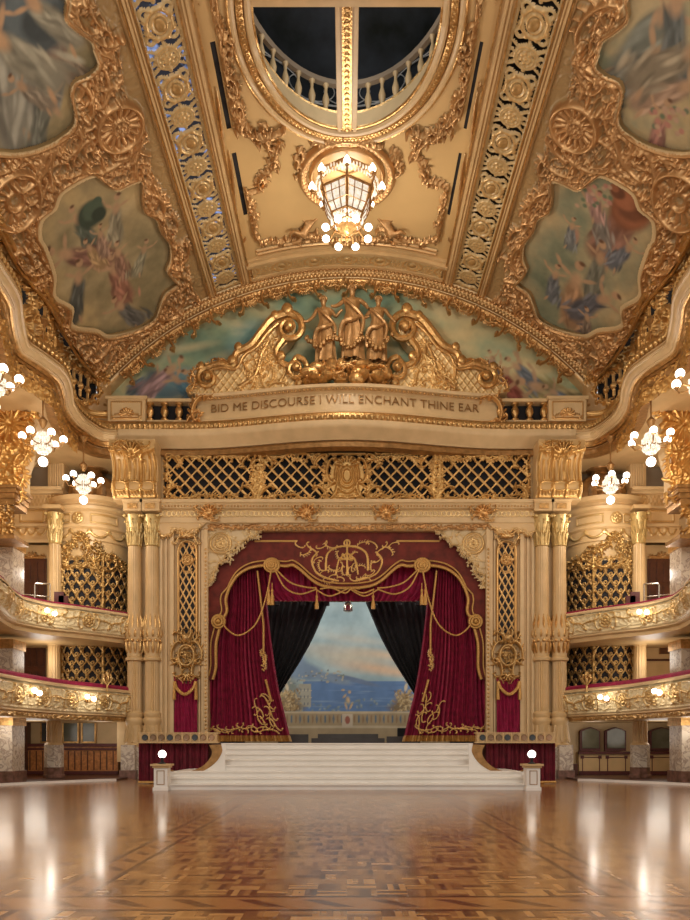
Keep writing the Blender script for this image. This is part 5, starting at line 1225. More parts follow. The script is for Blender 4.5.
def gallery(s, nm):
    sx = 1 if s < 0 else -1
    X = lambda px, Y: wx(px, Y)*sx                                # all pixel positions are read on the left and mirrored
    def rect(a, b, Y): return tuple(sorted((X(a, Y), X(b, Y))))
    GY = 34.6                                                     # back wall
    # walls of the gallery behind
    mb = MB(); mb.box(*rect(-90, 126, GY), GY, GY+.3, 0, wz(400, GY)); mb.build(f'wall_{nm}', M['tan'], smooth=False, kind='structure')
    xo = s*14.6; mb = MB(); mb.box(min(xo, xo+s*.3), max(xo, xo+s*.3), 14, GY, 0, 17); mb.build(f'wall_{nm}', M['cream'], smooth=False, kind='structure')
    # --- sloping cornice: scalloped parapet between the cornice and the vault
    path = [(x*sx if True else x, y) for x, y in SP]
    side = 1 if s < 0 else -1
    pth = [(x, y) for x, y in path]
    zc0, zc1 = z(424), ZV+math.sqrt(RV*RV-10.4**2)+.35
    # backing slab from the cornice up to the vault springing
    sf_path = [(x+s*.35, y) for x, y in pth]; S_, L_ = path_surf(sf_path, -side, lambda v: np.clip((v-zc0)/(zc1-zc0), 0, 1)*.1)
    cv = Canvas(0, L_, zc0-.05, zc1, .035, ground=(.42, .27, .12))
    H1 = zc1-zc0
    cv.stroke([(0, zc0+.05), (L_, zc0+.05)], .08, .08, .12); cv.stroke([(0, zc0+.3), (L_, zc0+.3)], .07, .07, .12)
    cv.stroke([(0, zc0+.42), (L_, zc0+.42)], .05, .05, .2)
    holes = []
    k = 0; u = .5
    while u < L_-.5:
        u2 = u+2.0; yc = zc0+H1*.58; e = ((cv.U-(u+1.))/.92)**4+((cv.V-yc)/(H1*.27))**4 < 1; holes.append(e)
        cv.run(smooth([(u+1+.95*math.cos(a*PI/6), yc+H1*.32*math.sin(a*PI/6)) for a in range(13)], 3), .42, .62, .15, seed=k)
        cv.scroll(u+2.1, yc, 1.0, PI/2, 'S', 1, .2, 1.2); cv.scroll(u+2.1, yc-.6, .7, PI/2, 'C', 1, .2, 1.2)
        u += 2.25; k += 1
    cv.run([(0, zc1-.35), (L_, zc1-.35)], .7, .55, .2, seed=5)
    hm = np.zeros_like(holes[0])
    for e in holes: hm |= e
    kp = ~hm
    # balusters inside the openings
    for e_i, u in enumerate(np.arange(.5, L_-.5, 2.25)):
        yc = zc0+H1*.58
        for dx in (.55, 1.0, 1.45):
            cv.stroke([(u+dx, yc-H1*.22), (u+dx, yc+H1*.22)], .05, .05, .10); cv.blob(u+dx, yc-.1, .15, .16)
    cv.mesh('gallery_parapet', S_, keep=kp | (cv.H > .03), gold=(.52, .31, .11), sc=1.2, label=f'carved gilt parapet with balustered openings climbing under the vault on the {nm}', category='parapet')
    mb = MB(); mb.sweep([(x+s*1.0, y) for x, y in pth]+[(pth[-1][0]+s*1.0, 12)], [(0, zc0-.5), (0, zc1+3)]); mb.build(f'wall_{nm}', M['dark'], smooth=False, kind='structure')  # near-black sheet stands for shade behind the parapet openings
    rl_ = [(s*(abs(x)*.35+10.25*.65), y, zc1-.28) for x, y in pth]; mb = MB(); mb.tube(rl_, .15, 8); mb.tube([(x+s*.0, y, zz_-.26) for x, y, zz_ in rl_], .07, 6); mb.build('trim_16', M['gold'], kind='structure')
    # --- deep soffit and arcade arch below the cornice
    zb = z(456)
    S2, _ = path_surf(pth, -side)
    cv = Canvas(0, L_, zb-.95, z(449), .035, ground=(.60, .42, .19))
    u = np.arange(0, L_, .01)
    k = 0
    cv.run([(0, z(452)), (L_, z(452))], .5, .55, .12, seed=9, kinds='CJ'); cv.run([(0, zb-.1), (L_, zb-.1)], .7, .55, .14, seed=10)
    edge = cv.V > zb-.45-.40*np.abs(np.sin(cv.U*.75+.4))**2*0
    cv.fill(lambda x, y: y < zb-.1, .6, .6, seed=3, h=.10)
    front = cv.U < 99
    cv.mesh('arcade_frieze', S2, keep=edge & (cv.U > 2.3), gold=(.58, .34, .11), label=f'gilt leaf frieze hanging below the wavy cornice of the {nm} gallery', category='carved ornament')
    # ceiling over the gallery bays
    mb = MB(); q = [(x, y) for x, y in pth]; mb.slab(q+[(s*14.8, q[-1][1]), (s*14.8, GY+.2), (s*9.2, GY+.2)], z(452)-.02, z(452)+.12); mb.build('ceiling', M['cream'], smooth=False, kind='structure')
    # spandrel carving mass on the near arcade pier
    YP = 28.2
    cc = Canvas(*rect(-18, 44, YP), wz(540, YP), wz(392, YP), .035, ground=(.55, .36, .14))
    arcp = [(X(a, YP), wz(b, YP)) for a, b in ((44, 398), (36, 402), (26, 418), (24, 432), (26, 448), (20, 470), (20, 488), (15, 495), (-18, 500), (-18, 392), (44, 392))]
    ins = cc.inside(arcp); cc.fill(lambda x, y: bool(in_poly(np.array(x), np.array(y), arcp)), .85, .55, seed=5, h=.16); cc.fill(lambda x, y: bool(in_poly(np.array(x), np.array(y), arcp)), .45, .7, seed=6, h=.1)
    cc.shell(X(12, YP), wz(425, YP), .85, 0, 2*PI*.94, 14, .22); cc.run(arcp[:8], .8, .55, .24, seed=3)
    t = thing('arcade_pier', f'gilt foliage mass on the near arcade pier at the {nm} edge', 'carved pier')
    cc.mesh('carved_face', plane_y(YP), t, keep=ins | (cc.H > .03), gold=(.66, .37, .11)); MB().prism(arcp, YP+.02, YP+.9).build('pier_body', M['cream'], t, False)
    t = thing('pier_cornice', f'dark jutting gilt cornice block on the near pier at the {nm} edge above the marble shaft', 'cornice block')
    a, b = rect(-30, 17, YP); mb = MB(); xi = X(17, YP)
    for k_, (za, zb_, d) in enumerate(((489, 492, .22), (492, 496, .14), (496, 501, .06), (501, 507, .0), (537, 541, .06))):
        lo, hi = sorted((X(-30, YP), xi-s*d)); mb.box(lo, hi, YP-.3-d, YP+.9, wz(zb_, YP), wz(za, YP))
    mb.build('moulded_courses', M['bronze'], t, False)
    cc = Canvas(a, b, wz(540, YP), wz(504, YP), .03, ground=(.30, .19, .09)); cc.fill(lambda x, y: True, .75, .5, seed=9, h=.15); cc.mesh('carved_block', plane_y(YP-.18), t, gold=(.42, .23, .07))
    # marble piers at the frame's edge
    for (zt, zbm, lab) in ((541, 603, 'upper'), (641, 700, 'middle'), (716, 783, 'ground')):
        Yp = 29.6 if lab != 'ground' else 27.6
        x = X(5, Yp) if lab != 'ground' else X(4, Yp)
        wd = .52
        z0, z1 = (wz(zbm, Yp), wz(zt, Yp)) if lab != 'ground' else (0.02, wz(716, Yp))
        t = thing('marble_pier', f'veined marble pier of the {lab} {"level" if lab=="ground" else "tier"} at the {nm} edge of the hall', 'pier', (x, Yp, z0))
        mb = MB(); mb.box(-wd, wd, -wd, wd, .2, z1-z0); mb.build('shaft', M['marble'], t, False)
        mb = MB(); mb.box(-wd-.06, wd+.06, -wd-.06, wd+.06, 0, .45 if lab == 'ground' else .2); mb.build('base', M['marbler'] if lab == 'ground' else M['marble'], t, False)
        mb = MB(); mb.box(-wd-.05, wd+.05, -wd-.05, wd+.05, z1-z0-.35, z1-z0); mb.build('necking', M['gold'], t, False)
    # --- column at the inner edge of the side bay
    def bay_column(px, Y, z0, z1, kind, label):
        t = thing('gallery_column', label, 'column', (X(px, Y), Y, z0)); r = .27; h = z1-z0
        if kind == 'ground':
            hm_ = wz(745, Y)-z0
            mb = MB().lathe([(.37, .12), (.37, hm_)], n=8, a0=PI/8, a1=PI/8+2*PI); mb.build('marble_drum', M['marble'], t, False)
            mb = MB().lathe([(.42, 0), (.42, .10), (.385, .14), (.385, .42)], n=8, a0=PI/8, a1=PI/8+2*PI); mb.build('base', M['marbler'], t, False)
            mb = MB().lathe([(.36, hm_), (.33, hm_+.06), (.28, hm_+.1), (.28, h-.18), (.36, h-.12), (.38, h)], n=80, flute=14, amp=.16, f0=hm_+.1, f1=h-.18); mb.build('fluted_shaft', M['cream'], t)
        else:
            ch = .0 if kind == 'mid' else 1.45
            mb = MB().lathe([(.33, 0), (.33, .1), (r, .2), (r*.93, h-ch-.15)], n=80, flute=14, amp=.10, f0=.2, f1=h); mb.build('shaft', M['cream'], t)
            mb = MB()
            if ch: capital(mb, r*.95, h-ch-.15, ch)
            else: mb.lathe([(r*.95, h-.2), (r*1.3, h-.12), (r*1.35, h)], n=20)
            mb.build('capital', M['capital'] if ch else M['cream'], t)
            if ch: mb = MB(); mb.box(-.36, .36, -.36, .36, h-.15, h); mb.build('abacus', M['cream'], t, False)
    YC = 32.6
    bay_column(55, YC, wz(612, YC), wz(507, YC), 'top', f'slim gilt-capped column between the dark door and lattice turret, upper tier {nm}')
    bay_column(54, 32.3, wz(692, 32.3), wz(641, 32.3), 'mid', f'short plain column under the upper balcony, middle tier {nm}')
    bay_column(54, 30.6, .08, wz(717, 30.6), 'ground', f'fluted column on a marble drum under the lower balcony, ground floor {nm}')
    if True:                                                      # small pier next to the stage at ground level
        t = thing('marble_pier', f'narrow marble pier at ground level between the stage drape and the {nm} side bay', 'pier', (X(129, 31.4), 31.4, 0))
        mb = MB(); mb.box(-.28, .28, -.2, .2, .35, wz(745, 31.4)); mb.build('shaft', M['marble'], t, False); mb = MB(); mb.box(-.33, .33, -.25, .25, 0, .35); mb.build('base', M['marbler'], t, False)
    # --- entablature and attic over the door bay
    YE = 33.2
    t = thing('bay_entablature', f'cream entablature with trellis band and swags over the doorway bay, upper {nm} gallery', 'entablature')
    mb = MB(); a, b = rect(10, 64, YE)
    for za, zb_, d in ((489, 492, .34), (492, 495, .22), (507, 509, .16), (525, 527.5, .20), (540, 543, .12)): mb.box(a-.02, b+.02, YE-d, YE+.5, wz(zb_, YE), wz(za, YE))
    mb.box(a, b, YE, YE+.5, wz(543, YE), wz(489, YE)); mb.build('mouldings', M['pale'], t, False)
    cc = Canvas(a, b, wz(541, YE), wz(494, YE), .025, ground=PALE)
    zt0, zt1 = wz(506, YE), wz(496, YE)
    uu = a
    while uu < b: cc.stroke([(uu, zt0), (uu+.2, zt1)], .02, .02, .03); cc.stroke([(uu, zt1), (uu+.2, zt0)], .02, .02, .03); uu += .17
    l0, l1 = rect(19, 46, YE)
    for e in (.08, ): cc.stroke([(l0+e, wz(522, YE)), (l1-e, wz(522, YE)), (l1-e, wz(511, YE)), (l0+e, wz(511, YE)), (l0+e, wz(522, YE))], .035, .035, .05)
    for k_ in range(3):
        c0 = l0+(l1-l0)*(k_+.5)/3; hw = (l1-l0)/6; cc.stroke(smooth([(c0-hw, wz(530, YE)), (c0-hw*.4, wz(534.5, YE)), (c0+hw*.4, wz(534.5, YE)), (c0+hw, wz(530, YE))], 5), .05, .05, .06); cc.rosette(c0-hw, wz(530, YE), .09, 5, .07)
    cx_ = X(55, YE); cc.rosette(cx_, wz(500, YE), .22, 6, .07); cc.ring(cx_, wz(500, YE), .3, .03, .05)
    cc.mesh('carved_panels', plane_y(YE-.03), t, gold=(.62, .42, .18), thr=.02)
    # arched lunette and pilaster on top
    mb = MB(); mb.box(*rect(48, 64, YE+.1), YE+.1, YE+.9, wz(489, YE), z(452)); mb.build('attic_pier', M['cream'], t, False)
    mb = MB()
    for k_ in range(6): xx = X(50.5+k_*2.3, YE); mb.box(xx-.025, xx+.025, YE+.04, YE+.12, wz(487, YE), wz(455, YE))
    mb.build('reeding', M['pale'], t, False)
    arc = smooth([(26, 489), (28, 478), (33, 466), (40, 458), (48, 453)], 6)
    mb = MB(); mb.tube([(X(a_, YE), YE-.02, wz(b_, YE)) for a_, b_ in arc], .08, 6); mb.tube([(X(a_-3, YE), YE-.06, wz(b_-2, YE)) for a_, b_ in arc], .12, 6); mb.build('lunette_moulding', M['pale'], t)
    mb = MB(); mb.box(*rect(14, 48, YE+.5), YE+.5, YE+.55, wz(489, YE), z(452)); mb.build('lunette_field', M['tan'], t, False)
    # --- wall of the door bay (three levels)
    mb = MB(); mb.box(*rect(10, 66, YE+.3), YE+.3, YE+.5, wz(606, YE), wz(541, YE)); mb.build(f'wall_{nm}', M['cream'], smooth=False, kind='structure')
    def door(zt, zb_, pxa, pxb, label, ped):
        Yd = YE+.28; t = thing('panelled_door', label, 'door', (0, 0, 0)); a, b = rect(pxa, pxb, Yd); z0, z1 = wz(zb_, Yd), wz(zt, Yd)
        mb = MB(); mb.box(a, b, Yd-.06, Yd, z0, z1); mb.build('leaf', M['wood'], t, False)
        w4 = (b-a)/4
        for i in range(4):
            mb = MB()
            for q0, q1 in ((.08, .46), (.54, .94)): mb.box(a+w4*i+.09, a+w4*(i+1)-.09, Yd-.10, Yd-.05, z0+(z1-z0)*q0, z0+(z1-z0)*q1)
            mb.build('door_panel', M['wood'], t, False)
        if ped:
            cc = Canvas(a, b, z1, z1+.36, .02); cm = (a+b)/2; cc.stroke([(a+.1, z1+.03), (b-.1, z1+.03)], .04); cc.shell(cm, z1+.06, .28, .2, PI-.2, 5, .08)
            for q in (-1, 1): cc.scroll(cm+q*.42, z1+.1, .5, 0 if q < 0 else PI, 'S', -q, .07)
            cc.mesh('overdoor_carving', plane_y(Yd-.06), t, keep=cc.H > .012, gold=(.42, .24, .09))
    door(559, 610, 19, 47, f'dark red-brown panelled door with gilt overdoor, upper tier {nm}', True)
    mb = MB(); mb.box(*rect(-20, 66, YE+.3), YE+.3, YE+.5, wz(700, YE), wz(636, YE)); mb.build(f'wall_{nm}', M['cream'], smooth=False, kind='structure')
    if s < 0:
        door(638, 700, 20, 46, 'dark panelled door on the middle tier of the left gallery', False)
    else:
        Yd = YE+.26; a, b = rect(24, 35, Yd); t = thing('wall_vent', 'small bronze grille on the cream wall of the middle tier, right gallery', 'vent')
        mb = MB(); mb.box(a, b, Yd-.02, Yd+.03, wz(654, Yd), wz(647, Yd)); mb.build('backing', M['bronze'], t, False)
        mb = MB()
        for k_ in range(6): zz = wz(653.4-k_*1.15, Yd); mb.box(a+.02, b-.02, Yd-.05, Yd-.02, zz-.012, zz+.012)
        mb.build('louvres', M['trimred'], t, False)
        mb = MB(); mb.box(*rect(17, 50, Yd), Yd-.03, Yd+.03, wz(661, Yd), wz(659, Yd)); mb.build('wall_rail', M['wood'], smooth=False, label='dark rail across the cream wall under the bronze vent, right gallery', category='wall rail')
    # --- lattice turret
    TX, TY, TR = X(93, 34.3), 34.3, 1.62
    t = thing('lattice_turret', f'bow-fronted cream turret with gilt lattice screens beside the {nm} stage columns', 'turret')
    zz = lambda py: wz(py, TY-TR)
    prof = [(TR, zz(720)), (TR, zz(541)), (TR+.06, zz(540)), (TR+.06, zz(529)), (TR+.16, zz(527)), (TR+.16, zz(525)), (TR+.04, zz(524)), (TR+.04, zz(511)), (TR+.18, zz(509)), (TR+.22, zz(506)), (TR+.06, zz(505)), (TR+.06, zz(502)), (TR+.24, zz(500)), (TR+.30, zz(496)), (TR-.1, zz(495)), (.3, zz(494))]
    mb = MB().lathe(prof, (TX, TY, 0), 48); mb.build('drum', M['cream'], t)
    mb = MB().lathe([(TR+.02, zz(692)), (TR+.02, zz(640))], (TX, TY, 0), 40, a0=-PI, a1=0)
    mb.lathe([(TR+.02, zz(612)), (TR+.02, zz(560))], (TX, TY, 0), 40, a0=-PI, a1=0); mb.build('shade_backing', M['dark'], t)  # near-black shell over the solid drum stands for shade behind the screens
    hw = TR*PI/2*.92
    cs = cyl_surf(TX, TY, TR+.03)
    cc = Canvas(-hw, hw, zz(541), zz(508), .025); 
    for k_ in range(-3, 4):
        u0 = k_*.8; cc.stroke(smooth([(u0-.4, zz(531)), (u0-.15, zz(536)), (u0+.15, zz(536)), (u0+.4, zz(531))], 5), .055, .055, .06); cc.rosette(u0-.4, zz(531), .1, 5, .07)
    cc.rosette(0.1*s, zz(518), .17, 6, .08); cc.ring(.1*s, zz(518), .22, .03, .06)
    for q in (-1, 1): cc.stroke([(q*.45, zz(522)), (q*1.6, zz(522)), (q*1.6, zz(514)), (q*.45, zz(514)), (q*.45, zz(522))], .03, .03, .04)
    cc.mesh('swag_band', cyl_surf(TX, TY, TR+.06), t, keep=cc.H > .01, gold=(.62, .42, .17))
    for (zt, zb_, arch) in ((556, 612, True), (640, 692, False)):
        z0, z1 = zz(zb_), zz(zt); cc = Canvas(-hw, hw, z0, z1+(1.15 if arch else 0), .024)
        st = .44; rowh = .70; j = 0; v = z0
        while v < z1+.1:                                           # ogee lattice: lozenges with quatrefoil knots
            u = -hw+(st/2 if j % 2 else 0)
            while u < hw+st:
                cc.stroke(smooth([(u, v), (u+st*.42, v+rowh*.35), (u+st*.5, v+rowh*.5)], 4), .03, .035, .05); cc.stroke(smooth([(u, v), (u-st*.42, v+rowh*.35), (u-st*.5, v+rowh*.5)], 4), .03, .035, .05)
                cc.blob(u, v, .075, .07); cc.ring(u, v+rowh*.30, .06, .02, .05); u += st
            v += rowh/2; j += 1
        cc.H[cc.V > z1] = 0
        for u in (-hw+.05, -hw*.36, hw*.40, hw-.05): cc.stroke([(u, z0), (u, z1+(.1 if arch else 0))], .05, .05, .09); cc.run([(u, z0), (u, z1)], .22, 1.0, .10, seed=4)
        cc.stroke([(-hw, z0+.04), (hw, z0+.04)], .06, .06, .09)
        if arch:
            ar_ = smooth([(-hw, z1-.35), (-hw*.6, z1+.02), (-hw*.3, z1+.25), (-.25, z1+.65), (0, z1+.85), (.25, z1+.65), (hw*.3, z1+.25), (hw*.6, z1+.02), (hw, z1-.35)], 6)
            above = ~in_poly(cc.U, cc.V, ar_+[(hw, z0-1), (-hw, z0-1)]); cc.H[above] = 0
            cc.fill(lambda x, y: bool(in_poly(np.array(x), np.array(y), ar_+[(hw*.5, z1-.4), (-hw*.5, z1-.4)])), .5, .85, seed=8, h=.13)
            cc.run(ar_, .5, .5, .15, seed=6); cc.run([(-hw*.6, z1-.45), (hw*.6, z1-.45)], .4, .6, .12, seed=6); cc.shell(0, z1+.75, .3, .2, PI-.2, 5, .15)
        else: cc.run([(-hw, z1-.08), (hw, z1-.08)], .35, .6, .1, seed=2)
        cc.mesh('lattice_screen', cyl_surf(TX, TY, TR+.05), t, keep=cc.H > .012, gold=(.42, .26, .09), sc=1.2)
    # small lobed dome standing on the turret
    d = thing('gilt_dome', f'small dark gilt lobed dome with a capped finial on top of the {nm} lattice turret', 'dome', (TX+s*-.15, TY-.2, zz(495)))
    mb = MB().lathe([(1.15, 0), (1.2, .08), (1.12, .16), (1.16, .4), (1.10, .7), (.85, 1.0), (.5, 1.22), (.35, 1.3), (.32, 1.42), (.55, 1.5), (.58, 1.58), (.3, 1.68), (.12, 1.8), (.05, 2.0)], n=96, flute=16, amp=.10, f0=.16, f1=1.25); mb.build('ribbed_dome', M['bronze'], d)
    # --- balconies
    lo = [(9.05, P+.1), (9.12, P), (9.73, 30.26), (10.54, 28.2), (10.85, 25.6), (10.9, 24.1), (10.9, 21.5)]
    up = [(9.05, P+.1), (9.12, P), (9.95, 30.9), (10.66, 30.1), (11.5, 29.2), (11.95, 28.1), (11.98, 27.6), (11.75, 26.3), (11.3, 24.5), (11.2, 22)]
    for lev, plan, zr, hb, cap in (('lower', lo, HC+52/24, 1.10, .15), ('upper', up, HC+128/24, 1.02, .07)):
        pl = smooth([(s*x, y) for x, y in plan], 8)
        t = thing('balcony', f'{lev} curved gilt balcony front with crimson rail on the {nm} side of the hall', 'balcony')
        bulge = lambda v, z0=zr-hb, h=hb: .05+.20*np.sin(np.clip((v-z0)/h, 0, 1)*PI*.9)**.8
        S3, L3 = path_surf(pl, -side, bulge)
        cc = Canvas(0, L3, zr-hb+.02, zr-.16, .024, ground=(.80, .68, .44))
        m0 = zr-hb*.55
        cc.stroke([(0, zr-hb+.08), (L3, zr-hb+.08)], .045, .045, .07); cc.stroke([(0, zr-.26), (L3, zr-.26)], .05, .05, .08); cc.stroke([(0, zr-hb+.2), (L3, zr-hb+.2)], .03, .03, .05)
        u = .35; k_ = 0; rr = random.Random(3)
        while u < L3:
            if k_ % 3 == 0: cc.rosette(u, m0, .24, 7, .13); cc.scroll(u-.3, m0, .62, PI/2, 'C', -1, .12); cc.scroll(u+.3, m0, .62, PI/2, 'C', 1, .12)
            else: cc.scroll(u, m0+.04, .72, rr.uniform(-.3, .3), 'S', (-1)**k_, .12); cc.scroll(u+.2, m0-.2, .42, rr.uniform(-1, 1), 'J', 1, .09); cc.scroll(u-.15, m0+.25, .38, rr.uniform(-1, 1), 'C', -1, .08)
            u += .62; k_ += 1
        cc.fill(lambda x, y: abs(y-m0) < .34, .34, .75, seed=5, h=.06)
        cc.mesh('carved_front', S3, t, gold=(.62, .41, .16), thr=.075)
        mb = MB(); b_ = zr-hb
        mb.sweep(pl, [(.30, zr-.17), (.30, zr-.10), (.22, zr-.04), (-.15, zr-.04)], -side); mb.sweep(pl, [(-.3, b_-.06), (.02, b_-.06), (.10, b_-.02), (.10, b_+.04), (.04, b_+.08)], -side); mb.sweep(pl, [(-.15, zr-.04), (-.15, b_)], -side)
        mb.build('mouldings', M['pale'], t)
        mb = MB(); mb.sweep(pl, [(-.14, zr-.05), (-.16, zr+cap-.06), (-.04, zr+cap-.01), (.12, zr+cap-.03), (.20, zr+cap*.3), (.20, zr-.05)], -side); mb.build('velvet_rail', M['magenta'], t)
        # floor slab and soffit
        mb = MB(); q = [(x+s*.05, y) for x, y in pl]; mb.slab(q+[(s*14.7, q[-1][1]), (s*14.7, GY), (s*9.05, GY)], b_-.22, b_-.03); mb.build('floor_slab', M['cream'], t, False)
        if lev == 'lower':
            cc = Canvas(0, L3, b_-.24, b_-.04, .025, ground=(.5, .35, .17)); cc.run([(0, b_-.14), (L3, b_-.14)], .24, .7, .05, seed=2); cc.mesh('leaf_soffit_edge', path_surf(pl, -side)[0], t, gold=(.45, .27, .1))
        # wall lights on the front
        for px, py in (((84, 702), (29, 697)) if lev == 'lower' else ((46, 618),)):
            best = None
            for u in np.arange(0, L3, .1):
                Pn, Nn = S3(np.array([[u]]), np.array([[zr-hb*.5]])); p = Pn[0, 0]; q_ = CX+F*p[0]*sx/p[1]
                if best is None or abs(q_-px) < best[0]: best = (abs(q_-px), p, Nn[0, 0])
            _, p, nrm = best
            wl_ = thing('balcony_light', f'twin-globe gilt wall light on the {lev} {nm} balcony front' + ('' if lev == 'upper' else (', nearer the stage columns' if px == 84 else ', nearer the edge of the hall')), 'wall light', tuple(p))
            c_ = Vector(nrm); tg_ = Vector((-c_.y, c_.x, 0))
            mb = MB(); mb.ball((0, 0, .0), .13, 8, 6)
            for q in (-1, 1): mb.tube([Vector((0, 0, 0)), c_*.15-Vector((0, 0, .12)), c_*.25+tg_*.12*q-Vector((0, 0, .1)), c_*.28+tg_*.17*q+Vector((0, 0, 0))], .025, 5)
            mb.build('bracket', M['gold'], wl_)
            for q in (-1, 1): MB().ball(c_*.28+tg_*.17*q+Vector((0, 0, .09 if q < 0 else .02)), .095, 12, 8).build('globe', M['globe'], wl_)
            plight(Vector(p)+c_*.75, 14, .12)
    # ground floor platform with pale edge
    gp = smooth([(s*x, y) for x, y in ((8.9, 29.6), (9.8, 28.9), (11, 27.4), (11.9, 26.0), (12.4, 24))], 6)
    mb = MB(); mb.slab(gp+[(s*14.8, 24), (s*14.8, GY+.2), (s*8.9, GY+.2)], 0, .07); mb.build('floor', M['wood'], smooth=False, kind='structure')
    mb = MB(); mb.sweep(gp, [(0, 0), (.04, 0), (.04, .085), (-.12, .085)], -side); mb.build('trim_17', M['white'], smooth=False, kind='structure')
    return X, rect
gL = gallery(-1, 'left'); gR = gallery(1, 'right')

# ground floor, left: wood-panelled bar front, mirror and dark doorway
X, rect = gL; YG = 33.4
mb = MB(); mb.box(*rect(-40, 126, YG+.5), YG+.5, YG+.6, 0, wz(716, YG)); mb.build('wall_left', M['pale'], smooth=False, kind='structure')
t = thing('panelled_counter', 'long orange-brown wood panelled counter front under the lower left balcony', 'counter')
mb = MB(); mb.box(*rect(26, 118, YG), YG, YG+.4, .08, wz(744, YG)); mb.build('panel_front', M['brick'], t, False)
mb = MB()
for a, b in ((743.5, 746.5), (748, 750), (771, 774), (774.5, 778)): mb.box(*rect(26, 118, YG), YG-.08, YG+.1, wz(b, YG), wz(a, YG))
mb.build('maroon_rails', M['trimred'], t, False)
mb = MB()
for k in range(14): x = X(30+k*6.4, YG); mb.box(x-.02, x+.02, YG-.02, YG, wz(770, YG), wz(751, YG))
mb.build('joints', M['wood'], t, False)
t = thing('dark_doorway', 'tall dark doorway with a small glass pane at the far left of the ground floor', 'doorway')
mb = MB(); mb.box(*rect(17, 27, YG-.1), YG-.1, YG+.3, .08, wz(722, YG)); mb.build('opening', M['wood'], t, False)
mb = MB(); mb.box(*rect(18, 22.5, YG-.14), YG-.14, YG-.1, wz(750, YG), wz(729, YG)); mb.build('glass_pane', M['darkglass'], t, False)
for a, b, lb in ((42, 47, 'narrow tall window beside the fluted column, ground floor left'), (64, 78, 'wide dim glazed screen behind the counter, ground floor left'), (83, 95, 'small framed dark picture above the counter, ground floor left')):
    t = thing('framed_glass', lb, 'window'); r0, r1 = rect(a, b, YG+.45)
    mb = MB(); mb.box(r0, r1, YG+.42, YG+.5, wz(742, YG), wz(722, YG)); mb.build('glass', M['mirror'] if a != 42 else M['darkglass'], t, False)
    mb = MB()
    for q in ((r0-.05, r0, 742, 722), (r1, r1+.05, 742, 722), (r0-.05, r1+.05, 722.8, 721), (r0-.05, r1+.05, 743, 741.5)): mb.box(q[0], q[1], YG+.38, YG+.5, wz(q[2], YG), wz(q[3], YG))
    mb.build('frame', M['gold'], t, False)
mb = MB(); mb.box(*rect(117, 127, 32.8), 32.8, 33.2, wz(762, 32.8), wz(722, 32.8)); mb.build('cream_pillar_casing', M['pale'], smooth=False, label='plain cream casing between counter and stage pier, ground floor left', category='pillar')
# ground floor, right: three arched windows above panels
X, rect = gR
mb = MB(); mb.box(*rect(-40, 126, YG+.5), YG+.5, YG+.6, 0, wz(716, YG)); mb.build('wall_right', M['pale'], smooth=False, kind='structure')
def ticket(pa, pb, wins, label):
    t = thing('booth_front', label, 'booth'); a, b = rect(pa, pb, YG); mb = MB(); mb.box(a, b, YG, YG+.4, .08, wz(752, YG)); mb.build('panel', M['cream'], t, False)
    mb = MB(); mb.box(a-.03, b+.03, YG-.12, YG+.1, wz(754, YG), wz(751.5, YG)); mb.box(a, b, YG-.06, YG, .08, .24); mb.build('maroon_ledge', M['trimred'], t, False)
    for wa, wb in wins:
        c, d = rect(wa, wb, YG); fr = MB(); n = 8; cm = (c+d)/2; z0, z1 = wz(751, YG), wz(731, YG)
        out = [(c, z0), (d, z0), (d, z1)]+[(cm+(d-c)/2*q, z1+.17*(1-abs(q))**.7) for q in (.6, .2, 0, -.2, -.6)]+[(c, z1)]
        inn = [(cm+(x-cm)*.84, z0+.12+(y-z0)*.84) for x, y in out]
        fr.prism(out, YG+.1, YG+.3); w_ = fr.build('window_frame', M['trimred'], t, False)
        MB().prism(inn, YG+.05, YG+.12).build('pane', M['mirror'], w_, False)
        mb = MB(); zc, zd = wz(775, YG)+.0, wz(757, YG); e, f = c+.05, d-.05
        for q in ((e, f, zc, zc+.035), (e, f, zd-.035, zd), (e, e+.035, zc, zd), (f-.035, f, zc, zd)): mb.box(q[0], q[1], YG-.02, YG, q[2], q[3])
        for x in (e, f):
            for y in (zc, zd): mb.box(x-.07, x+.07, YG-.025, YG, y-.07, y+.07)
        mb.build('inlaid_frame', M['trimred'], t, False)
ticket(64, 115, ((93, 113), (67, 88)), 'cream booth front with two arched windows beside the stage, ground floor right')
ticket(17, 46, ((18.5, 43.5),), 'cream booth front with one arched window, ground floor right beyond the fluted column')
mb = MB(); mb.box(*rect(116, 126, 33), 33, 33.3, .07, wz(764, 33)); mb.build('brown_dado', M['wood'], smooth=False, label='small red-brown dado panel between booth and stage pier, ground floor right', category='panel')
mb = MB(); mb.box(*rect(6, 16, 33.7), 33.7, 33.9, wz(741, 33.7), wz(726, 33.7)); mb.build('dark_hatch', M['mirror'], smooth=False, label='dark glazed hatch at the far right edge of the ground floor', category='window')
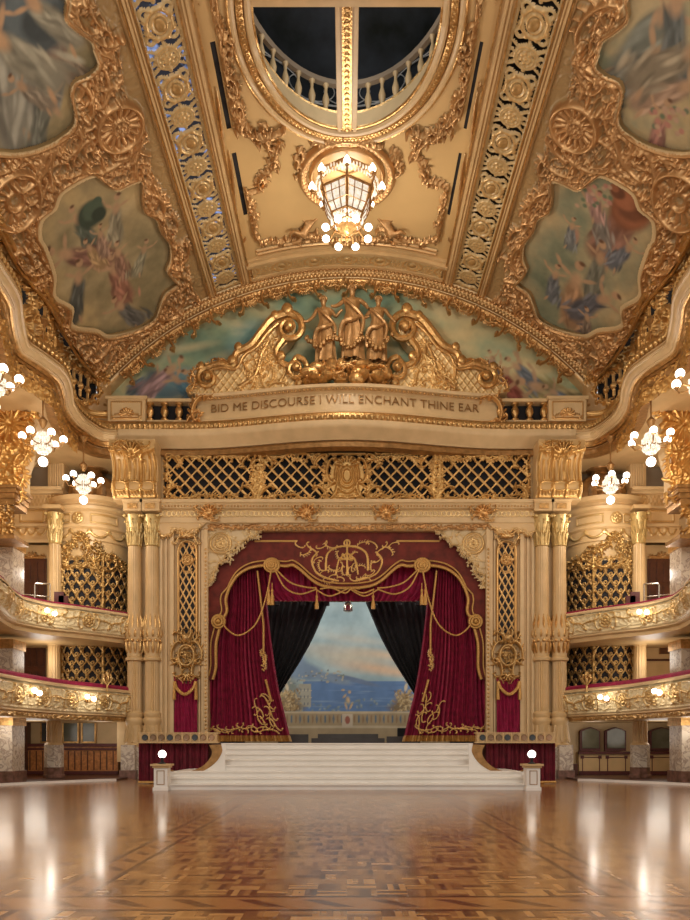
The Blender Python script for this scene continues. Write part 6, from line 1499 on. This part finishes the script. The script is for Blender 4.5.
# guard rails and chairs in the upper balconies
for s, nm, (X, rect) in ((-1, 'left', gL), (1, 'right', gR)):
    Y = 30.9; t = thing('guard_rail', f'pale tubular guard rail in front of the dark door on the upper {nm} balcony', 'rail'); mb = MB()
    z0 = wz(610, Y); mb.tube([(X(35, Y), Y, z0), (X(35, Y), Y, wz(585, Y)), (X(36, Y), Y, wz(583.5, Y)), (X(50, Y), Y, wz(584, Y))], .035, 8); mb.tube([(X(20, Y), Y, wz(594, Y)), (X(50, Y), Y, wz(597, Y))], .02, 6); mb.tube([(X(22, Y), Y, z0), (X(22, Y), Y, wz(590, Y))], .025, 6); mb.tube([(X(50, Y), Y, z0), (X(50, Y), Y, wz(584, Y))], .03, 6); mb.build('tubes', M['chrome'], t)
    for k, px in enumerate((57.5, 62)):
        Y = 31.4; t = thing('balcony_chair', f'dark red chair showing above the upper {nm} balcony rail, {"nearer the slim column" if k == 0 else "nearer the lattice turret"}', 'chair', (X(px, Y), Y, wz(622, Y)))
        hb = wz(591+k*4, Y)-wz(622, Y)
        MB().box(-.2, .2, -.2, .2, hb*.42, hb*.5).build('seat', M['trimred'], t, False); MB().box(-.2, .2, .15, .2, hb*.6, hb).build('backrest', M['trimred'], t, False)
        for a in (-.18, .18):
            for b in (-.18, .18): MB().box(a-.02, a+.02, b-.02, b+.02, 0, hb*.42 if b < 0 else hb*.95).build('leg', M['dark'], t, False)
    # gilt cherub ornament on the lower balcony rail
    Yq = 30.2; t = thing('rail_ornament', f'small gilt floral lamp bracket rising from the lower {nm} balcony rail', 'ornament', (X(108, Yq), Yq-.1, HC+52/24))
    mb = MB(); mb.tube([(0, 0, -.2), (0, 0, .35)], .04, 6)
    for i in range(6): a = i*PI/3; mb.tube([(0, 0, .05), (.12*math.cos(a), .12*math.sin(a), .2), (.2*math.cos(a), .2*math.sin(a), .32), (.14*math.cos(a), .14*math.sin(a), .42)], .03, 5); mb.ball((.14*math.cos(a), .14*math.sin(a), .44), .055, 6, 5)
    mb.ball((0, 0, .5), .09, 8, 6); mb.build('foliage', M['goldb'], t)

# chandeliers
CH = []
for s, nm in sides:
    for px, py, Y, arms, lb in ((43, 443, 26.2, 6, f'glowing many-globed chandelier hanging in the {nm} gallery, the larger nearer one'), (83.5, 484, 30.6, 6, f'glowing many-globed chandelier in front of the {nm} turret dome, the farther one'), (-6, 383, 21.6, 6, f'chandelier cut off by the {nm} edge of the photo, only edge globes visible')):
        x = wx(px, Y)*(1 if s < 0 else -1); zc = wz(py, Y)
        chandelier('globe_chandelier', lb, (x, Y, zc), arms, .66, .30, 4.2 if px < 60 else 1.9, 'side gallery chandeliers')
        CH.append((x, Y, zc))
        plight((x, Y, zc-1.3), 120, .3)
# ceiling chandelier: hexagonal crystal lantern with two rings of lamps
t = thing('crystal_lantern_chandelier', 'large hexagonal crystal lantern chandelier hanging from the round ceiling rose', 'chandelier', (0, RY, 20.22)); t.scale = (1, 1, .8)
zr_ = 0
mb = MB(); mb.tube([(0, 0, 1.4), (0, 0, .9)], .05, 8)
for r_, zz in ((1.12, .95), (1.02, 1.15), (.95, .45), (.62, -.55), (.5, -.9)):
    q = [(r_*math.cos(i*PI/3+PI/6), r_*math.sin(i*PI/3+PI/6), zz) for i in range(7)]; mb.tube(q, .05, 6)
for i in range(6):
    a = i*PI/3+PI/6; c, s_ = math.cos(a), math.sin(a); mb.tube([(c*r_, s_*r_, zz) for r_, zz in ((.0, 1.35), (.6, 1.3), (1.02, 1.15), (1.12, .95), (.95, .45), (.85, 0), (.62, -.55), (.5, -.9), (.2, -1.1))], .04, 5)
mb.build('gilt_frame', M['bronze'], t)
mb = MB(); rr = random.Random(1)
for i in range(6):
    a0, a1 = i*PI/3+PI/6, (i+1)*PI/3+PI/6
    vs = []
    for r_, zz in ((.93, .42), (.88, .1), (.78, -.25), (.60, -.54)):
        for q in range(5): f = .08+.84*q/4; vs.append((r_*(math.cos(a0)*(1-f)+math.cos(a1)*f), r_*(math.sin(a0)*(1-f)+math.sin(a1)*f), zz))
    mb.add(vs, [(j*5+k, j*5+k+1, (j+1)*5+k+1, (j+1)*5+k) for j in range(3) for k in range(4)])
mb.build('crystal_panels', M['crystal_glass'], t)
mb = MB()
for i in range(6):
    for f in (.33, .66):
        a0, a1 = i*PI/3+PI/6, (i+1)*PI/3+PI/6; mb.tube([(r_*1.01*(math.cos(a0)*(1-f)+math.cos(a1)*f), r_*1.01*(math.sin(a0)*(1-f)+math.sin(a1)*f), zz) for r_, zz in ((.93, .42), (.88, .1), (.78, -.25), (.60, -.54))], .02, 4)
for r_, zz in ((.9, .15), (.8, -.22)): q = [(r_*math.cos(i*PI/3+PI/6), r_*math.sin(i*PI/3+PI/6), zz) for i in range(7)]; mb.tube(q, .02, 4)
mb.build('leading', M['bronze'], t)
for rows_ in (((1.08, .85, 60), (.98, .75, 54)), ((.55, -.65, 36), (.45, -.8, 30))):
    mb = MB()
    for r_, zz, k in rows_:
        for i in range(k): a = 2*PI*i/k; mb.ball((r_*math.cos(a), r_*math.sin(a), zz+rr.uniform(-.05, .05)), (.035, .035, .10), 5, 4)
    mb.build('crystal_fringe', M['crystal'], t)
def arm_(r0, z0, r1, z1, a, flame):
    c, s_ = math.cos(a), math.sin(a); m2 = MB(); m2.tube([(c*r_, s_*r_, zz) for r_, zz in ((r0, z0), ((r0+r1)/2, min(z0, z1)-.12), (r1, z1-.1), (r1, z1))], .025, 5); m2.lathe([(.03, 0), (.09, .04), (.06, .1)], (c*r1, s_*r1, z1-.02), 8)
    o = m2.build('arm', M['bronze'], t)
    (MB().lathe([(.04, .05), (.11, .12), (.12, .2), (.07, .32), (.01, .44)], (c*r1, s_*r1, z1), 12) if flame else MB().ball((c*r1, s_*r1, z1-.08), .135, 12, 8)).build('flame_shade' if flame else 'globe', M['globe'], o)
for i in range(8): arm_(1.0, .7, 1.22, .62, PI/8+i*PI/4+PI/8, True)
for i in range(8): arm_(.45, -.95, .80, -1.12, PI/8+i*PI/4, False)
arm_(.05, -1.1, .3, -.75, -PI/2, False)
mb = MB().lathe([(.02, -1.6), (.08, -1.5), (.05, -1.35), (.2, -1.2), (.35, -1.0), (.3, -.9)], n=16); mb.build('bottom_finial', M['gold'], t)
plight((0, RY, 18.1), 330, .5); plight((0, RY, 20.9), 60, .5); plight((0, OVY+1, 23.2), 110, .4, (.9, .95, 1)); plight((0, OVY+3.2, 22.2), 14, .3, (.9, .95, 1))  # the cool ones in the roof well are unseen, added to brighten it
# gilt cherubs beside the chandelier
for s, nm in sides:
    u, v = px_vault(304 if s < 0 else 391, 226); a = u/RV; base = Vector(((RV-.25)*math.sin(a), v, ZV+(RV-.25)*math.cos(a)))
    t = thing('ceiling_cherub', f'gilt plaster cherub reclining on the ceiling scrolls {nm} of the chandelier', 'sculpture', tuple(base)); t.rotation_euler = (.64, 0, 0)
    k = .85
    V_ = [(0, 0, 0, .17), (s*-.12, 0, .2, .17), (s*-.2, 0, .42, .16), (s*-.22, 0, .55, .07), (s*-.26, -.02, .70, .14), (s*-.27, -.02, .78, .12), (s*-.02, -.05, .42, .07), (s*.18, -.12, .55, .055), (s*-.42, -.05, .40, .07), (s*-.6, -.1, .55, .05), (s*.2, -.08, -.08, .11), (s*.45, -.15, .05, .085), (s*.7, -.1, -.08, .05), (s*.05, .0, -.2, .11), (s*.3, -.05, -.35, .085), (s*.6, -.05, -.4, .05)]
    skin_fig('body', [tuple(c*k for c in v_) for v_ in V_], [(0, 1), (1, 2), (2, 3), (3, 4), (4, 5), (2, 6), (6, 7), (2, 8), (8, 9), (0, 10), (10, 11), (11, 12), (0, 13), (13, 14), (14, 15)], t, M['statue'])
    for w_ in (-1, 1):
        mb = MB()
        for i in range(6): mb.tube([(s*-.15, .1, .45), (s*(-.15+w_*.25)+.03*i, .12, .62+.03*i), (s*(-.15+w_*(.5-.05*i)), .1, .95-.11*i)], [.07, .08, .03], 5)
        mb.build('wing', M['statue'], t)

# ================================================================== LIGHT AND CAMERA
for x in (-6, 6):                                                 # chandeliers further down the hall, behind the viewer
    for y in (4, 12): plight((x, y, 13.), 520, .6)
def area(loc, rot, sx, sy, e, col=(1, .86, .66)):
    d = bpy.data.lights.new('stage_flood', 'AREA'); d.shape = 'RECTANGLE'; d.size = sx; d.size_y = sy; d.energy = e; d.color = col
    o = bpy.data.objects.new('stage_flood', d); o.location = loc; o.rotation_euler = rot; C.objects.link(o)
plight((-2.6, 35.9, 8.7), 190, .4, (1, .95, .88)); plight((2.6, 35.9, 8.7), 190, .4, (1, .95, .88)); plight((-5.3, 37, 4.5), 110, .4, (1, .95, .88)); plight((5.3, 37, 4.5), 110, .4, (1, .95, .88)); plight((-3.2, 33.8, 9.2), 50, .3); plight((3.2, 33.8, 9.2), 50, .3)  # unseen lights added behind drapes and valance to brighten the stage backdrop
for s in (-1, 1):  # unseen fill lights added to brighten the galleries and ground floor
    plight((s*10.2, 32.2, 1.9), 14, .55); plight((s*12.6, 30.8, 1.9), 26, .6); plight((s*12.0, 26.5, 2.0), 20, .5); plight((s*12.4, 31.4, 4.9), 36, .5); plight((s*12.6, 30.8, 8.2), 45, .3); plight((s*12.6, 31.2, 13.4), 12, .3)
W_ = bpy.data.worlds.new('ambient'); bpy.context.scene.world = W_; W_.use_nodes = True
bg = W_.node_tree.nodes['Background']; bg.inputs[0].default_value = (1, .935, .86, 1); bg.inputs[1].default_value = .62
cam = bpy.data.cameras.new('camera'); co = bpy.data.objects.new('camera', cam); C.objects.link(co)
co.location = (0, 0, HC); co.rotation_euler = (PI/2, 0, 0); cam.sensor_fit = 'HORIZONTAL'; cam.sensor_width = 36; cam.lens = F/690*36
cam.shift_y = (CY-460)/690; cam.shift_x = -(CX-345)/690; cam.clip_end = 200
sc_ = bpy.context.scene; sc_.camera = co
sc_.view_settings.view_transform = 'Standard'; sc_.view_settings.look = 'None'; sc_.view_settings.exposure = .30; sc_.view_settings.gamma = 1.
sc_.cycles.max_bounces = 6; sc_.cycles.diffuse_bounces = 3; sc_.cycles.glossy_bounces = 3; sc_.cycles.sample_clamp_indirect = 4.; sc_.cycles.use_denoising = True
